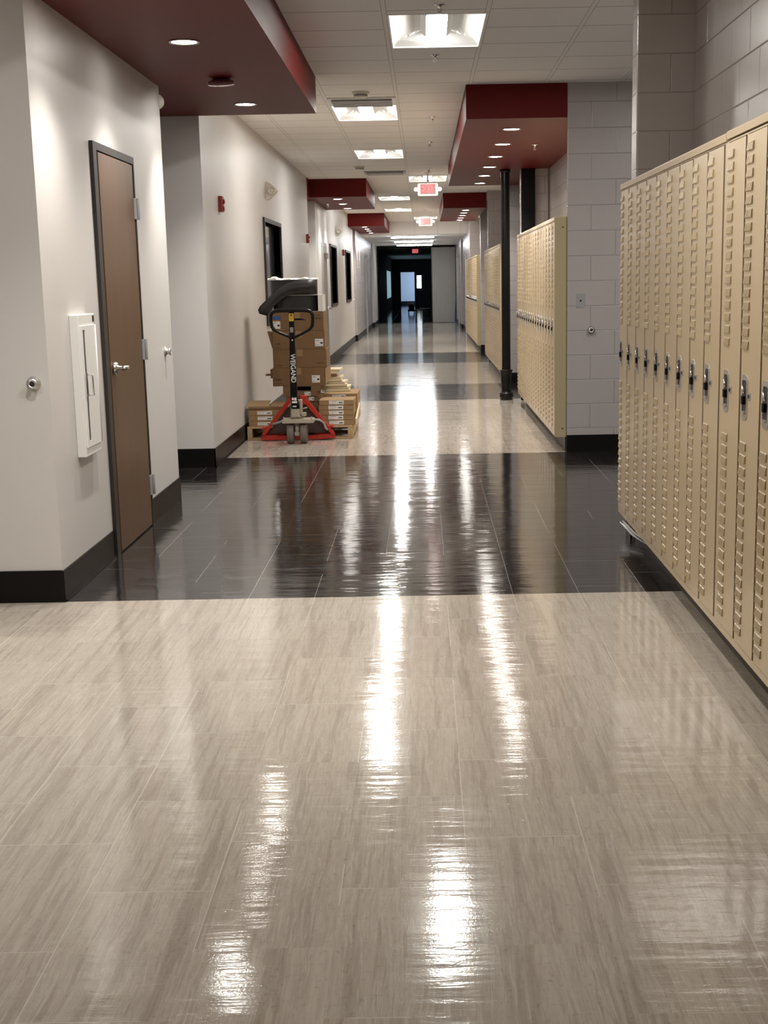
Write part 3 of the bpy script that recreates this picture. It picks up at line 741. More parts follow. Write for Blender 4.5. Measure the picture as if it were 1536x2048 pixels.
def cap(y0, y1, label, dz=0.0, xb=1.50):
    m = MB(); m.prism([(LX-0.006, 1.915+0.0005+dz), (xb, 1.915+0.0005+dz), (xb, 1.950+dz), (LX-0.004, ZT+dz), (LX-0.008, ZT-0.006+dz)], y0, y1, 'Y')
    tag(m.obj('locker_top_cap', MT['tan']), label, 'locker cap', 'caps along the locker tops')
cap(5.285, 8.066, 'tan metal cap along the far section of the nearest lockers')
cap(3.72, 5.280, 'tan metal cap along the near section of the nearest lockers, slightly raised', 0.004)
cap(12.075, 16.87, 'tan metal cap along the bank before the black column')
cap(20.68, 25.87, 'tan metal cap along the bank behind the black column')
cap(29.555, 37.17, 'tan metal cap along the farthest locker bank')
m = MB(); m.box(LX-0.004, XR-0.003, 12.060, 12.0745, ZB-0.004, 1.940); ep = tag(m.obj('locker_end_panel', MT['tan_side']), 'olive tan end panel closing the near end of the second locker bank', 'locker end panel')
for z in (1.86, 0.20):
    q = MB(); q.lathe([(0, 0), (0.006, 0), (0.006, 0.003), (0, 0.004)], 10, mat=Matrix.Translation((1.16, 12.0599, z)) @ Matrix.Rotation(PI/2, 4, 'X')); q.obj('screw', MT['frame'], ep)
m = MB(); m.box(LX-0.004, 1.160, 29.535, 29.544, ZB-0.004, 1.940); tag(m.obj('locker_end_panel', MT['tan_side']), 'olive tan end panel at the near end of the farthest locker bank', 'locker end panel')
# torn strip curling out below the near bank
m = MB()
for k, (dx, dz) in enumerate(((0, 0), (-0.02, 0.012), (-0.008, 0.022))):
    P = [(1.19+dx, 7.62, 0.02+dz), (1.160+dx, 7.78, 0.03+dz), (1.145+dx, 7.92, 0.045+dz), (1.125+dx, 8.06-0.02*k, 0.06+dz)]
    m.tube(P, [0.003, 0.006, 0.006, 0.003], 6)
tag(m.obj('torn_strip', MT['film']), 'crumpled pale torn strip sticking out under the far end of the nearest lockers', 'strip')

# ---------------------------------------------------------------- black column and panel
t = empty('round_column', (0.998, 17.53, 0), 'slim black round column with a flared cast base in front of the red soffit', 'column')
MB().lathe([(0.053, 0.36), (0.053, ZS)], 28).obj('shaft', MT['gloss_black'], t)
MB().lathe([(0.0, 0.0), (0.076, 0.0), (0.080, 0.010), (0.080, 0.030), (0.086, 0.038), (0.086, 0.052), (0.080, 0.060), (0.086, 0.070), (0.084, 0.082), (0.060, 0.090), (0.057, 0.11), (0.058, 0.18), (0.064, 0.22), (0.062, 0.26), (0.064, 0.30), (0.068, 0.31), (0.070, 0.345), (0.078, 0.352), (0.078, 0.366), (0.055, 0.368)], 28).obj('base', MT['gloss_black'], t)
MB().lathe([(0.054, ZS-0.03), (0.062, ZS-0.028), (0.066, ZS-0.0005), (0.05, ZS-0.0005)], 28).obj('collar', MT['gloss_black'], t)
m = MB(); m.box(1.183, 1.345, 17.40, 17.449, 1.96, ZS-0.001); tag(m.obj('black_panel', MT['dark']), 'narrow matt black upright panel above the far end of the second locker bank', 'panel')

# ---------------------------------------------------------------- wall devices
def bumper(loc, rot, label):
    t = empty('door_bumper', loc, label, 'door bumper', 'round wall door bumpers'); t.rotation_euler = rot
    MB().lathe([(0, 0), (0.032, 0), (0.032, 0.006), (0.020, 0.012), (0.018, 0.026), (0.024, 0.030), (0.024, 0.038), (0.012, 0.040), (0.012, 0.030), (0, 0.030)], 24).obj('cup', MT['steel'], t)
    MB().lathe([(0, 0.0305), (0.0115, 0.0305), (0.0115, 0.035), (0, 0.036)], 16).obj('rubber_plug', MT['frame'], t)
bumper((-1.781, 6.51, 1.021), (PI/2, 0, 0), 'round metal door bumper on the wall face at far left')
bumper((XL, 9.47, 1.022), (0, PI/2, 0), 'round metal door bumper right of the brown door')
bumper((1.395, 12.04, 1.02), (PI/2, 0, 0), 'round metal door bumper on the grey block pier')
bumper((XL, 35.4, 1.02), (0, PI/2, 0), 'small round door bumper beyond the farthest dark window')

t = empty('extinguisher_cabinet', (XL, 7.118, 0.972), 'white metal extinguisher cabinet with a slim window left of the brown door', 'extinguisher cabinet')
m = MB(); m.box(0, 0.044, -0.172, 0.172, -0.345, 0.345); m.obj('body', MT['white'], t, bevel=0.004)
m = MB()
for a in cells(-0.150, 0.150, -0.300, 0.290, [(-0.110, -0.066, -0.27, 0.27)]): m.box(0.044, 0.050, a[0], a[1], a[2], a[3])
dr = m.obj('door', MT['white'], t)
MB().box(0.0445, 0.046, -0.110, -0.066, -0.27, 0.27).obj('window', MT['frame'], dr)
m = MB(); m.tube([(0.052, -0.115, 0.055), (0.085, -0.115, 0.055), (0.085, -0.115, -0.045), (0.052, -0.115, -0.045)], 0.005, 8); m.box(0.05, 0.055, -0.125, -0.09, -0.052, 0.062); m.obj('handle', MT['chrome'], dr)
m = MB(); m.tube([(0.050, 0.153, -0.30), (0.050, 0.153, 0.29)], 0.004, 8); m.obj('hinge', MT['white'], dr)
MB().box(0.044, 0.046, 0.13, 0.165, 0.305, 0.335).obj('badge', MT['frame'], t)

def strobe(y, z, label):
    t = empty('fire_alarm', (XL, y, z), label, 'fire alarm', 'red wall fire alarms')
    MB().box(0, 0.035, -0.055, 0.055, -0.065, 0.065).obj('body', MT['firered'], t, bevel=0.006)
    m = MB(); m.lathe([(0, 0), (0.022, 0), (0.018, 0.012), (0, 0.016)], 16, mat=Matrix.Translation((0.035, 0, 0.02)) @ Matrix.Rotation(PI/2, 4, 'Y')); m.obj('strobe_lens', MT['firered'], t)
    MB().box(0.035, 0.044, -0.03, 0.03, -0.055, -0.02).obj('grille', MT['firered'], t)
strobe(12.38, 2.113, 'red fire alarm on the wall just past the nearest red soffit')
strobe(21.55, 2.09, 'red fire alarm at the far corner of the wall behind the cartons')
strobe(31.1, 2.07, 'red fire alarm between the two farthest dark windows')
def elight(y, z, label):
    t = empty('emergency_light', (XL, y, z), label, 'emergency light', 'wall emergency lights')
    m = MB(); m.prism([(0, -0.095), (0.02, -0.095), (0.045, -0.08), (0.11, -0.02), (0.125, 0.0), (0.11, 0.025), (0.045, 0.08), (0.02, 0.095), (0, 0.095)], -0.06, 0.06, 'Y'); m.obj('housing', MT['offwhite'], t, bevel=0.008)
    mm = Matrix.Translation((0.062, -0.060, 0.0)) @ Matrix.Rotation(PI/2, 4, 'X')
    MB().lathe([(0.020, 0.0), (0.044, 0.0), (0.046, 0.018), (0.038, 0.024), (0.034, 0.008), (0.0, 0.004)], 24, mat=mm).obj('lamp_bezel', MT['offwhite'], t)
    MB().lathe([(0.0, 0.012), (0.016, 0.012), (0.018, 0.006)], 20, mat=mm).obj('lamp', MT['chrome'], t)
elight(16.2, 2.45, 'off-white wedge-shaped emergency light high on the wall before the first window')
elight(28.9, 2.44, 'off-white emergency light on the wall above the window beyond the door')
t = empty('motion_sensor', (XL-0.02, 9.75, 2.63), 'small pale sensor peeking round the corner right of the brown door, under the soffit', 'sensor')
MB().lathe([(0, 0), (0.05, 0), (0.05, 0.02), (0.035, 0.05), (0, 0.06)], 20, mat=Matrix.Rotation(-PI/2, 4, 'X')).obj('dome', MT['offwhite'], t)
t = empty('switch_plate', (1.306, 12.04, 1.263), 'stainless key switch plate on the grey block pier', 'switch')
MB().box(-0.035, 0.035, -0.004, 0, -0.058, 0.058).obj('plate', MT['grey'], t, bevel=0.001)
MB().lathe([(0, 0.004), (0.007, 0.004), (0.007, 0.008), (0, 0.008)], 12, mat=Matrix.Rotation(PI/2, 4, 'X')).obj('keyhole', MT['dark'], t)

# ---------------------------------------------------------------- pallet
PX0, PX1, PY0, PY1 = -1.687, -0.692, 13.42, 14.62
t = empty('pallet', ((PX0+PX1)/2, PY0, 0), 'raw pine pallet under the cartons against the left wall', 'pallet')
def ploc(o): return o
px, py = (PX0+PX1)/2, PY0
for k in range(7):
    y = PY0+k*0.183; m = MB(); m.box(PX0-px, PX1-px, y-py, y-py+0.095, 0.108, 0.125); m.obj('deck_board', MT['pallet'], t, bevel=0.002)
for x0 in (PX0, -1.21, PX1-0.045):
    m = MB(); m.box(x0-px, x0-px+0.045, 0.0, 1.19, 0.019, 0.107); m.obj('stringer', MT['pallet'], t, bevel=0.002)
for k in (0, 2, 4):
    m = MB(); m.box(PX0-px, PX1-px, k*0.274, k*0.274+0.095, 0.001, 0.018); m.obj('bottom_board', MT['pallet'], t, bevel=0.002)

# ---------------------------------------------------------------- cartons
def carton(name, x0, x1, y0, y1, z0, z1, label, group=None, mat='card', rz=0.0, tape=True, cat='carton', lab=None, lab2=None, extra=None):
    cx_, cy_ = (x0+x1)/2, (y0+y1)/2; hw, hd = (x1-x0)/2, (y1-y0)/2; h = z1-z0
    t = empty(name, (cx_, cy_, z0), label, cat, group, rz)
    MB().box(-hw, hw, -hd, hd, 0.0, h-0.001).obj('box', MT[mat], t, bevel=0.0025)
    if tape:
        m = MB(); m.box(-0.028, 0.028, -hd-0.0008, -hd, h*0.62, h-0.003); m.box(-0.028, 0.028, -hd, hd, h-0.001, h-0.0002); m.obj('tape', MT['card2'], t)
    if lab:   # label: x0,x1,z0,z1 in world
        for L in lab:
            m = MB(); a, b_, c_, d_ = L[0]-cx_, L[1]-cx_, L[2]-z0, L[3]-z0
            m.box(a, b_, -hd-0.0015, -hd-0.0004, c_, d_)
            w_ = b_-a; hh = d_-c_
            m.box(a+w_*0.66, a+w_*0.92, -hd-0.0022, -hd-0.0016, c_+hh*0.32, c_+hh*0.56, 1)
            m.box(a+w_*0.06, a+w_*0.5, -hd-0.0022, -hd-0.0016, c_+hh*0.74, c_+hh*0.80, 1)
            m.box(a+w_*0.06, a+w_*0.4, -hd-0.0022, -hd-0.0016, c_+hh*0.16, c_+hh*0.20, 1)
            m.obj('shipping_label', [MT['paper'], MT['ink']], t)['label'] = 'white shipping label'
    if extra:
        for nm, mk, q in extra:
            m = MB()
            for a, b_, c_, d_ in q: m.box(a-cx_, b_-cx_, -hd-0.0016, -hd-0.0004, c_-z0, d_-z0)
            m.obj(nm, MT[mk], t)
    return t
G = 'brown cartons stacked on the pallet'
# right-hand flat cartons
nmz = ['bottom', 'second from bottom', 'middle', 'second from top', 'topmost']
for k in range(5):
    z0 = 0.126+k*0.0475; off = [0.004, -0.003, 0.003, 0.0, 0.006][k]
    carton('flat_carton', -1.008+off, -0.678+off, 13.45+0.004*(k % 2), 13.84, z0, z0+0.0473, 'flat brown carton, %s of the labelled stack at front right' % nmz[k], 'flat cartons at the front right', 'card2', tape=False,
           lab=[(-0.915+off, -0.775+off, z0+0.006, z0+0.042)])
for k in range(3):
    z0 = 0.126+k*0.051; off = [0.0, 0.003, 0.0][k]
    carton('flat_carton', -1.672+off, -1.340+off, 13.45, 13.84, z0, z0+0.0508, 'flat brown carton, %s of the labelled stack at the front left' % ['bottom', 'middle', 'upper'][k], 'flat cartons at the front left', 'card2', tape=False,
           lab=[(-1.590+off, -1.450+off, z0+0.008, z0+0.042)])
t = carton('open_carton', -1.672, -1.345, 13.46, 13.73, 0.2795, 0.312, 'opened brown carton with raised flaps on top of the front left stack', None, 'card', tape=False)
m = MB(); m.box(-0.175, 0.03, -0.145, 0.155, 0, 0.004, mat=Matrix.Translation((-0.01, 0, 0.040)) @ Matrix.Rotation(math.radians(9), 4, 'X')); m.obj('flap', MT['card2'], t)
m = MB(); m.box(0.045, 0.24, -0.13, 0.13, 0, 0.004, mat=Matrix.Translation((0.0, 0, 0.048)) @ Matrix.Rotation(math.radians(6), 4, 'X') @ Matrix.Rotation(math.radians(4), 4, 'Y')); m.obj('flap', MT['card'], t)
# central column under the tall stack
carton('carton', -1.33, -1.03, 13.74, 14.16, 0.126, 0.329, 'plain brown carton at the bottom of the tall stack behind the jack', None, 'card', tape=False)
carton('flat_carton', -1.335, -0.99, 13.73, 14.14, 0.3295, 0.381, 'flat brown carton low in the tall stack with a white label', None, 'card', tape=False, lab=[(-1.12, -1.07, 0.34, 0.375)])
carton('flat_carton', -1.365, -1.035, 13.72, 14.14, 0.3815, 0.430, 'flat brown carton just under the open tray in the tall stack', None, 'card', tape=False, lab=[(-1.16, -1.10, 0.388, 0.424)])
t = empty('open_tray', (-1.185, 13.93, 0.4305), 'open shallow cardboard tray crushed under the tall stack', 'carton')
m = MB(); m.box(-0.18, 0.18, -0.21, 0.20, 0, 0.004); m.box(-0.18, -0.176, -0.21, 0.20, 0.004, 0.045); m.box(0.176, 0.18, -0.21, 0.20, 0.004, 0.045); m.box(-0.176, 0.176, 0.196, 0.20, 0.004, 0.045)
m.box(-0.176, -0.10, -0.21, -0.206, 0.004, 0.045); m.box(0.09, 0.176, -0.21, -0.206, 0.004, 0.045); m.box(-0.18, 0.18, -0.21, 0.20, 0.045, 0.0475); m.obj('shell', MT['card'], t)
# tall stack of four
BY0, BY1 = 13.75, 14.17
def sc(x): return x*BY0/13.9
def sz(z): return 1.446-(1.446-z)*BY0/13.9
Z4 = [0.479, 0.654, 0.829, 1.004, 1.180]
Gt = 'four large brown cartons in the tall stack'
carton('carton', -1.462, -0.962, BY0, BY1, Z4[0], Z4[1], 'large brown carton, lowest of the tall stack, with a torn side flap', Gt, lab=[(-1.086, -1.008, Z4[0]+0.030, Z4[0]+0.100)],
       extra=[('printing', 'inkbrown', [(-1.43, -1.422, 0.532, 0.552), (-1.412, -1.385, 0.535, 0.549), (-1.43, -1.378, 0.502, 0.507)])])
carton('carton', -1.452, -0.938, BY0, BY1, Z4[1]+0.0005, Z4[2], 'large brown carton without label, second lowest of the tall stack', Gt,
       extra=[('printing', 'inkbrown', [(-1.04, -0.97, 0.694, 0.700), (-1.42, -1.36, 0.676, 0.681)])])
carton('carton', -1.450, -0.950, BY0, BY1, Z4[2]+0.0005, Z4[3], 'large brown carton, second highest of the tall stack, label on its right', Gt, lab=[(-1.045, -0.965, Z4[2]+0.025, Z4[2]+0.095)],
       extra=[('printing', 'inkbrown', [(-1.425, -1.417, 0.872, 0.888), (-1.405, -1.380, 0.874, 0.886), (-1.425, -1.37, 0.846, 0.850)])])
carton('carton', -1.455, -0.957, BY0, BY1, Z4[3]+0.0005, Z4[4], 'large brown carton, highest of the tall stack, with blue tape', Gt, lab=[(-1.452, -1.370, Z4[3]+0.020, Z4[3]+0.090)],
       extra=[('blue_tape', 'blue', [(-1.445, -1.363, 1.113, 1.140)]), ('orange_tape', 'orange', [(-1.445, -1.375, 1.096, 1.108)]), ('printing', 'ink', [(-1.035, -1.010, 1.112, 1.122), (-0.998, -0.985, 1.110, 1.124), (-1.04, -0.985, 1.144, 1.147)])])
m = MB(); m.prism([(0, 0.006), (0.24, 0.06), (0.24, 0.172), (0, 0.172)], 0, 0.003, 'X', mat=Matrix.Translation((-0.958, BY0+0.004, Z4[0])) @ Matrix.Rotation(math.radians(-9), 4, 'Z'))
tag(m.obj('cardboard_flap', MT['card2']), 'pale loose cardboard flap leaning on the right side of the lowest tall-stack carton', 'cardboard')
m = MB(); m.prism([(-1.500, 1.0), (-1.458, 0.99), (-1.452, 0.835), (-1.456, 0.835)], BY0+0.02, BY0+0.18, 'Y')
tag(m.obj('cardboard_flap', MT['card']), 'dark loose cardboard flap wedged at the left of the tall stack', 'cardboard')
m = MB(); m.box(-1.535, -1.463, BY0+0.04, BY0+0.16, 0.578, 0.592); m.box(-1.485, -1.463, BY0+0.03, BY0+0.10, 0.555, 0.640)
tag(m.obj('cardboard_scrap', MT['card']), 'torn cardboard scrap poking out left of the lowest tall-stack carton', 'cardboard')
# back right stack
for k in range(5):
    z0 = 0.126+k*0.0525
    carton('flat_carton', -0.985-0.002*k, -0.660-0.002*(k % 2), 13.90, 14.50, z0, z0+0.0522, 'flat brown carton, %s of the stack behind the front right cartons' % nmz[k], 'flat cartons at the back right', 'card2', tape=False,
           lab=[(-0.905, -0.775, z0+0.010, z0+0.042)] if k == 4 else None)
m = MB(); m.box(0, 0.014, 0, 0.75, 0, 0.055, mat=Matrix.Translation((-0.664, 13.46, 0.130)) @ Matrix.Rotation(math.radians(7), 4, 'X'))
tag(m.obj('pale_batten', MT['cream']), 'pale batten leaning along the right side of the pallet stacks', 'batten')
# fanned boards
Gb = 'cream boards fanned on the back right stack'
steps = [(-0.742, 0), (-0.757, 0), (-0.772, 0), (-0.800, 1), (-0.822, 1), (-0.836, 1), (-0.872, 0), (-0.850, 0), (-0.842, 0)]
for k, (xr, fl) in enumerate(steps):
    z0 = 0.3895+k*0.0245
    m = MB(); m.box(-0.28, 0.0, 0.0, 0.32, 0, 0.022)
    o = m.obj('cream_board', MT['cream'] if k != 6 else MT['card'], None, (xr, 14.19, z0), (0, math.radians(0), math.radians([3, -2, 4, -4, 2, -3, 6, 3, -3][k])), bevel=0.003)
    tag(o, 'cream board, %s in the fanned pile on the back right cartons' % ['lowest', 'second from bottom', 'third from bottom', 'fourth from bottom', 'middle', 'fourth from top', 'third from top', 'second from top', 'topmost'][k], 'board', Gb)

# black vinyl and white packaging on top
t = empty('white_carton', (-1.20, BY0+0.2, 1.1805), 'white open-fronted carton of dark vinyl on top of the tall stack', 'carton')
m = MB(); m.box(-0.24, 0.24, -0.18, 0.20, 0, 0.003); m.box(-0.24, 0.24, -0.18, 0.20, 0.152, 0.157); m.box(-0.24, -0.236, -0.18, 0.20, 0.003, 0.152); m.box(0.196, 0.24, -0.20, 0.20, 0.003, 0.155); m.box(-0.236, 0.196, 0.196, 0.20, 0.003, 0.152); m.obj('shell', MT['white'], t)
def coil(loc, h, rx, ry, label, name='vinyl_coil'):
    m = MB(); n = 44; 
    for lap in range(4):
        s_ = 1-lap*0.06; vs = []; fs = []
        for k in range(n):
            a = 2*PI*k/n; e = 3.2
            cxx = math.copysign(abs(math.cos(a))**(2/e), math.cos(a)); syy = math.copysign(abs(math.sin(a))**(2/e), math.sin(a))
            for r_, z in ((s_, 0), (s_, h), (s_-0.03, h), (s_-0.03, 0)): vs.append((rx*r_*cxx, ry*r_*syy, z))
        for k in range(n):
            j = (k+1) % n
            for q in range(4): fs.append((k*4+q, j*4+q, j*4+(q+1) % 4, k*4+(q+1) % 4))
        m.add(vs, fs, 0, False)
    return tag(m.obj(name, MT['rubber'], None, loc), label, 'vinyl roll', 'dark vinyl rolls on the tall stack')
coil((-1.222, BY0+0.205, 1.184), 0.147, 0.212, 0.185, 'dark grey vinyl roll inside the white carton')
coil((-1.245, BY0+0.20, 1.3385), 0.140, 0.225, 0.185, 'dark grey vinyl roll, topmost, under the white film')
# drooping strip
m = MB(); ctrl = [(-1.020, 1.478, 0.135), (-1.10, 1.478, 0.136), (-1.19, 1.470, 0.138), (-1.28, 1.440, 0.130), (-1.36, 1.392, 0.125), (-1.43, 1.335, 0.120), (-1.49, 1.285, 0.112), (-1.535, 1.235, 0.095), (-1.553, 1.195, 0.055)]
# upper edge / lower edge curves of the strip face
top = [(-1.020, 1.481), (-1.10, 1.482), (-1.20, 1.476), (-1.28, 1.455), (-1.36, 1.410), (-1.43, 1.350), (-1.50, 1.290), (-1.555, 1.240), (-1.575, 1.205), (-1.565, 1.170)]
bot = [(-1.012, 1.345), (-1.10, 1.345), (-1.20, 1.343), (-1.28, 1.335), (-1.34, 1.305), (-1.39, 1.265), (-1.43, 1.225), (-1.455, 1.190), (-1.470, 1.165), (-1.500, 1.150)]
ylist = [BY0-0.002-0.02*math.sin(PI*k/9) for k in range(10)]
vs = []; fs = []
for (a, b_, yy) in zip(top, bot, ylist):
    vs += [(a[0], yy, a[1]), (b_[0], yy-0.006, b_[1]), (b_[0], yy-0.003, b_[1]), (a[0], yy+0.004, a[1])]
for k in range(9):
    for q in range(4): fs.append((k*4+q, (k+1)*4+q, (k+1)*4+(q+1) % 4, k*4+(q+1) % 4))
fs += [(0, 1, 2, 3), (36, 37, 38, 39)]
m.add(vs, fs, 0, True); o = m.obj('vinyl_strip', MT['rubber']); o.location = (0, -0.012, 0)
tag(o, 'loose dark grey vinyl strip drooping down left from the topmost roll', 'vinyl strip')
# crumpled film
bmx = MB(); nx, ny = 26, 10; vs = []
rs = random.Random(3)
for j in range(ny+1):
    for i in range(nx+1):
        x = -1.478+0.465*i/nx; y = BY0-0.005+0.34*j/ny
        hgt = 1.484+0.014*rs.random()+0.020*math.exp(-((x+1.43)/0.03)**2)+0.008*math.exp(-((x+1.14)/0.03)**2)
        if j == 0: hgt -= 0.008
        vs.append((x+0.004*rs.random(), y+0.004*rs.random(), hgt))
o_ = len(vs); vs2 = [(x, y, 1.4795) for x, y, z in vs]; fs = []
for j in range(ny):
    for i in range(nx):
        a = j*(nx+1)+i; fs.append((a, a+1, a+nx+2, a+nx+1)); fs.append((o_+a, o_+a+nx+1, o_+a+nx+2, o_+a+1))
rim = [i for i in range(nx+1)]+[(j+1)*(nx+1)-1 for j in range(1, ny+1)]+[ny*(nx+1)+i for i in range(nx-1, -1, -1)]+[j*(nx+1) for j in range(ny-1, 0, -1)]
for a, b_ in zip(rim, rim[1:]+rim[:1]): fs.append((a, o_+a, o_+b_, b_))
bmx.add(vs+vs2, fs, 0, False); tag(bmx.obj('plastic_film', MT['film']), 'crumpled white plastic film lying on the topmost dark vinyl roll', 'plastic film')

# ---------------------------------------------------------------- pallet jack
JX, JY = -1.197, 13.35
t = empty('pallet_jack', (JX, 13.05, 0), 'red and black hand pallet jack with upright looped handle parked under the pallet', 'pallet jack')
def J(mb, name, mat, bevel=0.0, label=None):
    mb.v = [(x-JX, y-13.05, z) for x, y, z in mb.v]
    o = mb.obj(name, MT[mat] if isinstance(mat, str) else [MT[q] for q in mat], t, bevel=bevel)
    if label: o['label'] = label
    return o
for sg in (-1, 1):
    m = MB()
    fx, tx = (JX-0.325 if sg < 0 else JX+0.325), (JX-0.045 if sg < 0 else JX+0.045)
    ax, bx = (-1.541, -1.500) if sg < 0 else (-0.853, -0.895)
    cxx, dx = (-1.255, -1.215) if sg < 0 else (-1.135, -1.165)
    bx = ax+sg*-0.030; dx = cxx-sg*0.03
    poly = [(ax, 0.060), (cxx, 0.424), (dx, 0.424), (dx, 0.395), (bx, 0.055)]
    m.prism(poly, 13.31, 13.36, 'Y'); J(m, 'frame_leg', 'jackred', 0.004)
m = MB(); m.prism([(-1.541, 0.006), (-1.541, 0.052), (-1.40, 0.050), (-1.37, 0.044), (-1.02, 0.044), (-0.99, 0.052), (-0.853, 0.056), (-0.853, 0.020), (-0.97, 0.010)], 13.33, 13.38, 'Y'); J(m, 'crossbar', 'jackred', 0.003)
m = MB(); m.prism([(-1.49, 0.066), (-1.22, 0.385), (-1.16, 0.40), (-0.905, 0.066)], 13.375, 13.395, 'Y'); J(m, 'back_plate', 'jackdark')
m = MB(); m.box(-1.165, -1.105, 13.27, 13.36, 0.34, 0.424); m.box(-1.250, -1.22, 13.27, 13.36, 0.38, 0.424); J(m, 'top_bracket', 'jackred', 0.006)
for a, b_ in ((-1.50, -1.34), (-1.05, -0.89)):
    m = MB(); m.prism([(a, 0.035), (a, 0.085), (a+0.02, 0.095), (b_-0.02, 0.095), (b_, 0.085), (b_, 0.035)], 13.40, 14.45, 'Y'); J(m, 'fork', 'jackred', 0.003)
for x in (-1.245, -1.123):
    m = MB(); m.lathe([(0.018, -0.030), (0.070, -0.032), (0.086, -0.030), (0.090, -0.022), (0.090, 0.022), (0.086, 0.030), (0.070, 0.032), (0.018, 0.030)], 32, mat=Matrix.Translation((x, 13.09, 0.0905)) @ Matrix.Rotation(PI/2, 4, 'Y'))
    wh = J(m, 'steer_wheel', 'wheel')
    m = MB(); m.lathe([(0.0, -0.026), (0.03, -0.026), (0.034, -0.022), (0.034, 0.022), (0.03, 0.026), (0.0, 0.026)], 20, mat=Matrix.Translation((x-JX, 0.04, 0.0905)) @ Matrix.Rotation(PI/2, 4, 'Y')); m.obj('hub', MT['grey'], wh)
m = MB(); m.tube([(-1.184, 13.09, 0.19), (-1.184, 13.09, 0.075)], 0.022, 16); m.tube([(-1.215, 13.09, 0.0905), (-1.153, 13.09, 0.0905)], 0.014, 12); m.box(-1.205, -1.163, 13.06, 13.075, 0.072, 0.108); J(m, 'axle_post', 'jackbeige')
m = MB(); m.box(-1.315, -1.027, 13.02, 13.20, 0.190, 0.228); J(m, 'turntable', 'jackbeige', 0.006)
m = MB()
for x in (-1.30, -1.045): m.tube([(x, 13.03, 0.228), (x, 13.03, 0.250)], 0.005, 8)
J(m, 'stud', 'grey')
m = MB(); m.tube([(-1.186, 13.11, 0.228), (-1.186, 13.11, 0.26), (-1.186, 13.11, 0.34), (-1.186, 13.11, 0.40)], [0.060, 0.058, 0.050, 0.045], 24)
m.box(-1.228, -1.150, 13.035, 13.06, 0.245, 0.322)
m.box(-1.232, -1.216, 13.04, 13.12, 0.29, 0.405); m.box(-1.148, -1.130, 13.04, 13.12, 0.27, 0.405); m.box(-1.14, -1.095, 13.06, 13.10, 0.25, 0.285); J(m, 'pump', 'jackbeige', 0.004)
m = MB(); m.tube([(-1.13, 13.05, 0.318), (-1.10, 13.045, 0.328), (-1.082, 13.045, 0.330)], 0.006, 8); J(m, 'release_pedal', 'jackbeige')
m = MB(); m.tube([(-1.05, 13.16, 0.215), (-0.98, 13.20, 0.20), (-0.945, 13.22, 0.17), (-0.935, 13.22, 0.13), (-0.915, 13.22, 0.105)], 0.010, 8); m.tube([(-1.29, 13.16, 0.215), (-1.36, 13.20, 0.185), (-1.43, 13.22, 0.165)], 0.010, 8); J(m, 'linkage', 'grey')
m = MB(); m.box(-0.90, -0.868, 13.30, 13.40, 0.12, 0.145); m.box(-1.532, -1.50, 13.30, 13.40, 0.11, 0.135); J(m, 'stop_lug', 'jackred', 0.004)
# shaft
m = MB()
vs = []
for z, cx2, hw in ((0.325, -1.190, 0.036), (0.44, -1.199, 0.032), (0.75, -1.198, 0.028), (0.95, -1.197, 0.024), (1.20, -1.195, 0.023)):
    yy = 13.045
    vs += [(cx2-hw, yy-0.018, z), (cx2+hw, yy-0.018, z), (cx2+hw, yy+0.018, z), (cx2-hw, yy+0.018, z)]
fs = [(0, 1, 2, 3), (16, 17, 18, 19)]
for k in range(4):
    for q in range(4): fs.append((k*4+q, (k+1)*4+q, (k+1)*4+(q+1) % 4, k*4+(q+1) % 4))
m.add(vs, fs); J(m, 'handle_shaft', 'gloss_black', 0.003)
m = MB()
loop = [(-1.197, 0.957), (-1.25, 0.985), (-1.31, 1.010), (-1.355, 1.035), (-1.376, 1.065), (-1.384, 1.11), (-1.384, 1.165), (-1.372, 1.19), (-1.345, 1.204), (-1.29, 1.207), (-1.197, 1.207), (-1.10, 1.206), (-1.045, 1.203), (-1.018, 1.190), (-1.005, 1.165), (-1.005, 1.11), (-1.012, 1.065), (-1.034, 1.035), (-1.08, 1.010), (-1.14, 0.982)]
pts3 = []
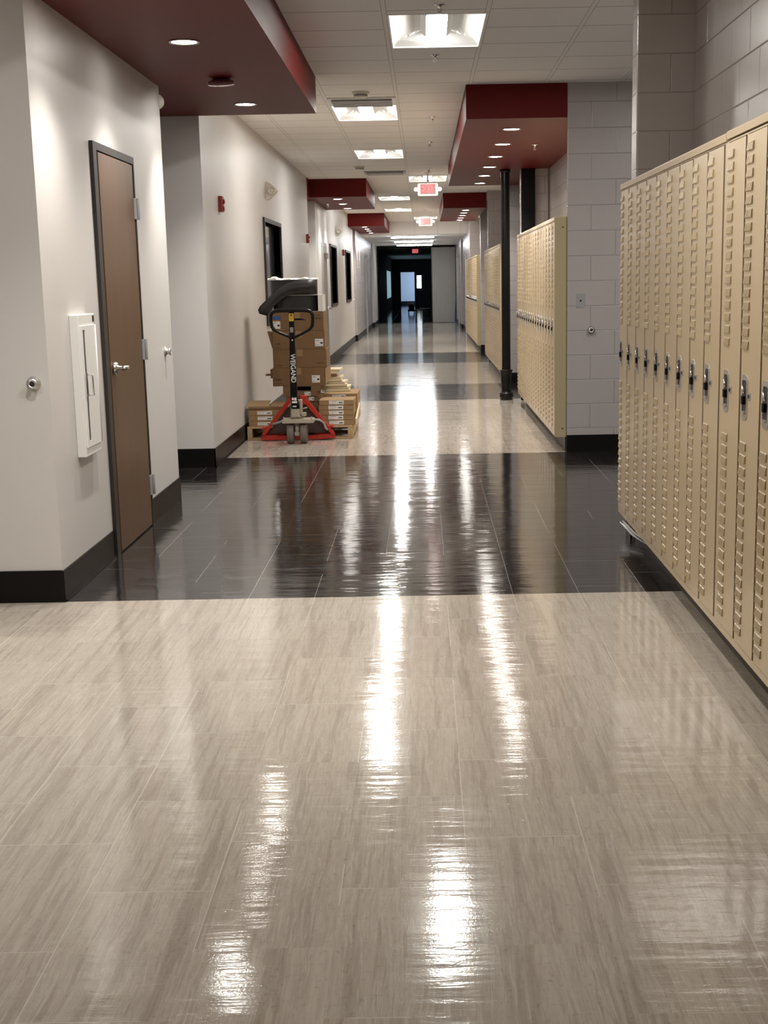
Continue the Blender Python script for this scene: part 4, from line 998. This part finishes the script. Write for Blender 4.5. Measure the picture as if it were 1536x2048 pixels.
for k in range(len(loop)):
    a, b_ = loop[k], loop[(k+1) % len(loop)]; pts3 += [(a[0], 13.045, a[1]), ((a[0]+b_[0])/2, 13.045, (a[1]+b_[1])/2)]
rad = [0.0125 if p[2] < 1.03 else 0.0165 for p in pts3]
m.tube(pts3, rad, 12, closed=True); J(m, 'handle_loop', 'gloss_black')
m = MB(); m.prism([(-1.17, 1.135), (-1.17, 1.120), (-1.11, 1.120), (-1.065, 1.117), (-1.075, 1.124), (-1.12, 1.136)], 13.035, 13.055, 'Y'); J(m, 'release_lever', 'dark', 0.002)
m = MB(); m.box(-1.217, -1.175, 13.0255, 13.0268, 1.112, 1.181); m.box(-1.208, -1.184, 13.0245, 13.0254, 1.150, 1.153, 1); m.box(-1.208, -1.184, 13.0245, 13.0254, 1.135, 1.138, 1); m.box(-1.205, -1.187, 13.0245, 13.0254, 1.160, 1.172, 1); J(m, 'warning_sticker', ('yellow', 'ink'), 0, 'yellow warning sticker')
m = MB(); m.box(-1.211, -1.182, 13.0255, 13.0268, 1.012, 1.058); J(m, 'logo_plate', 'grey', 0, 'grey oval-topped badge')
m = MB(); m.lathe([(0, 0), (0.007, 0), (0.007, 0.003), (0, 0.004)], 14, mat=Matrix.Translation((-1.195, 13.0262, 0.943)) @ Matrix.Rotation(PI/2, 4, 'X')); J(m, 'bolt', 'white')
m = MB(); m.box(-1.218, -1.170, 13.0255, 13.0268, 0.375, 0.392); m.box(-1.218, -1.200, 13.0255, 13.0268, 0.402, 0.425); m.box(-1.195, -1.175, 13.0255, 13.0268, 0.398, 0.425); m.box(-1.212, -1.178, 13.0255, 13.0268, 0.340, 0.350); J(m, 'base_decal', 'paper', 0, 'worn white decal')
text_obj('lettering', 'WEIGAND', 0.062, MT['paper'], t, Matrix.Translation((-1.1975-JX, -0.0245, 0.690)) @ Matrix.Rotation(PI/2, 4, 'X') @ Matrix.Rotation(-PI/2, 4, 'Z'), 0.0006, 'white capital lettering reading down the shaft', bold=0.0012, xscale=0.88)
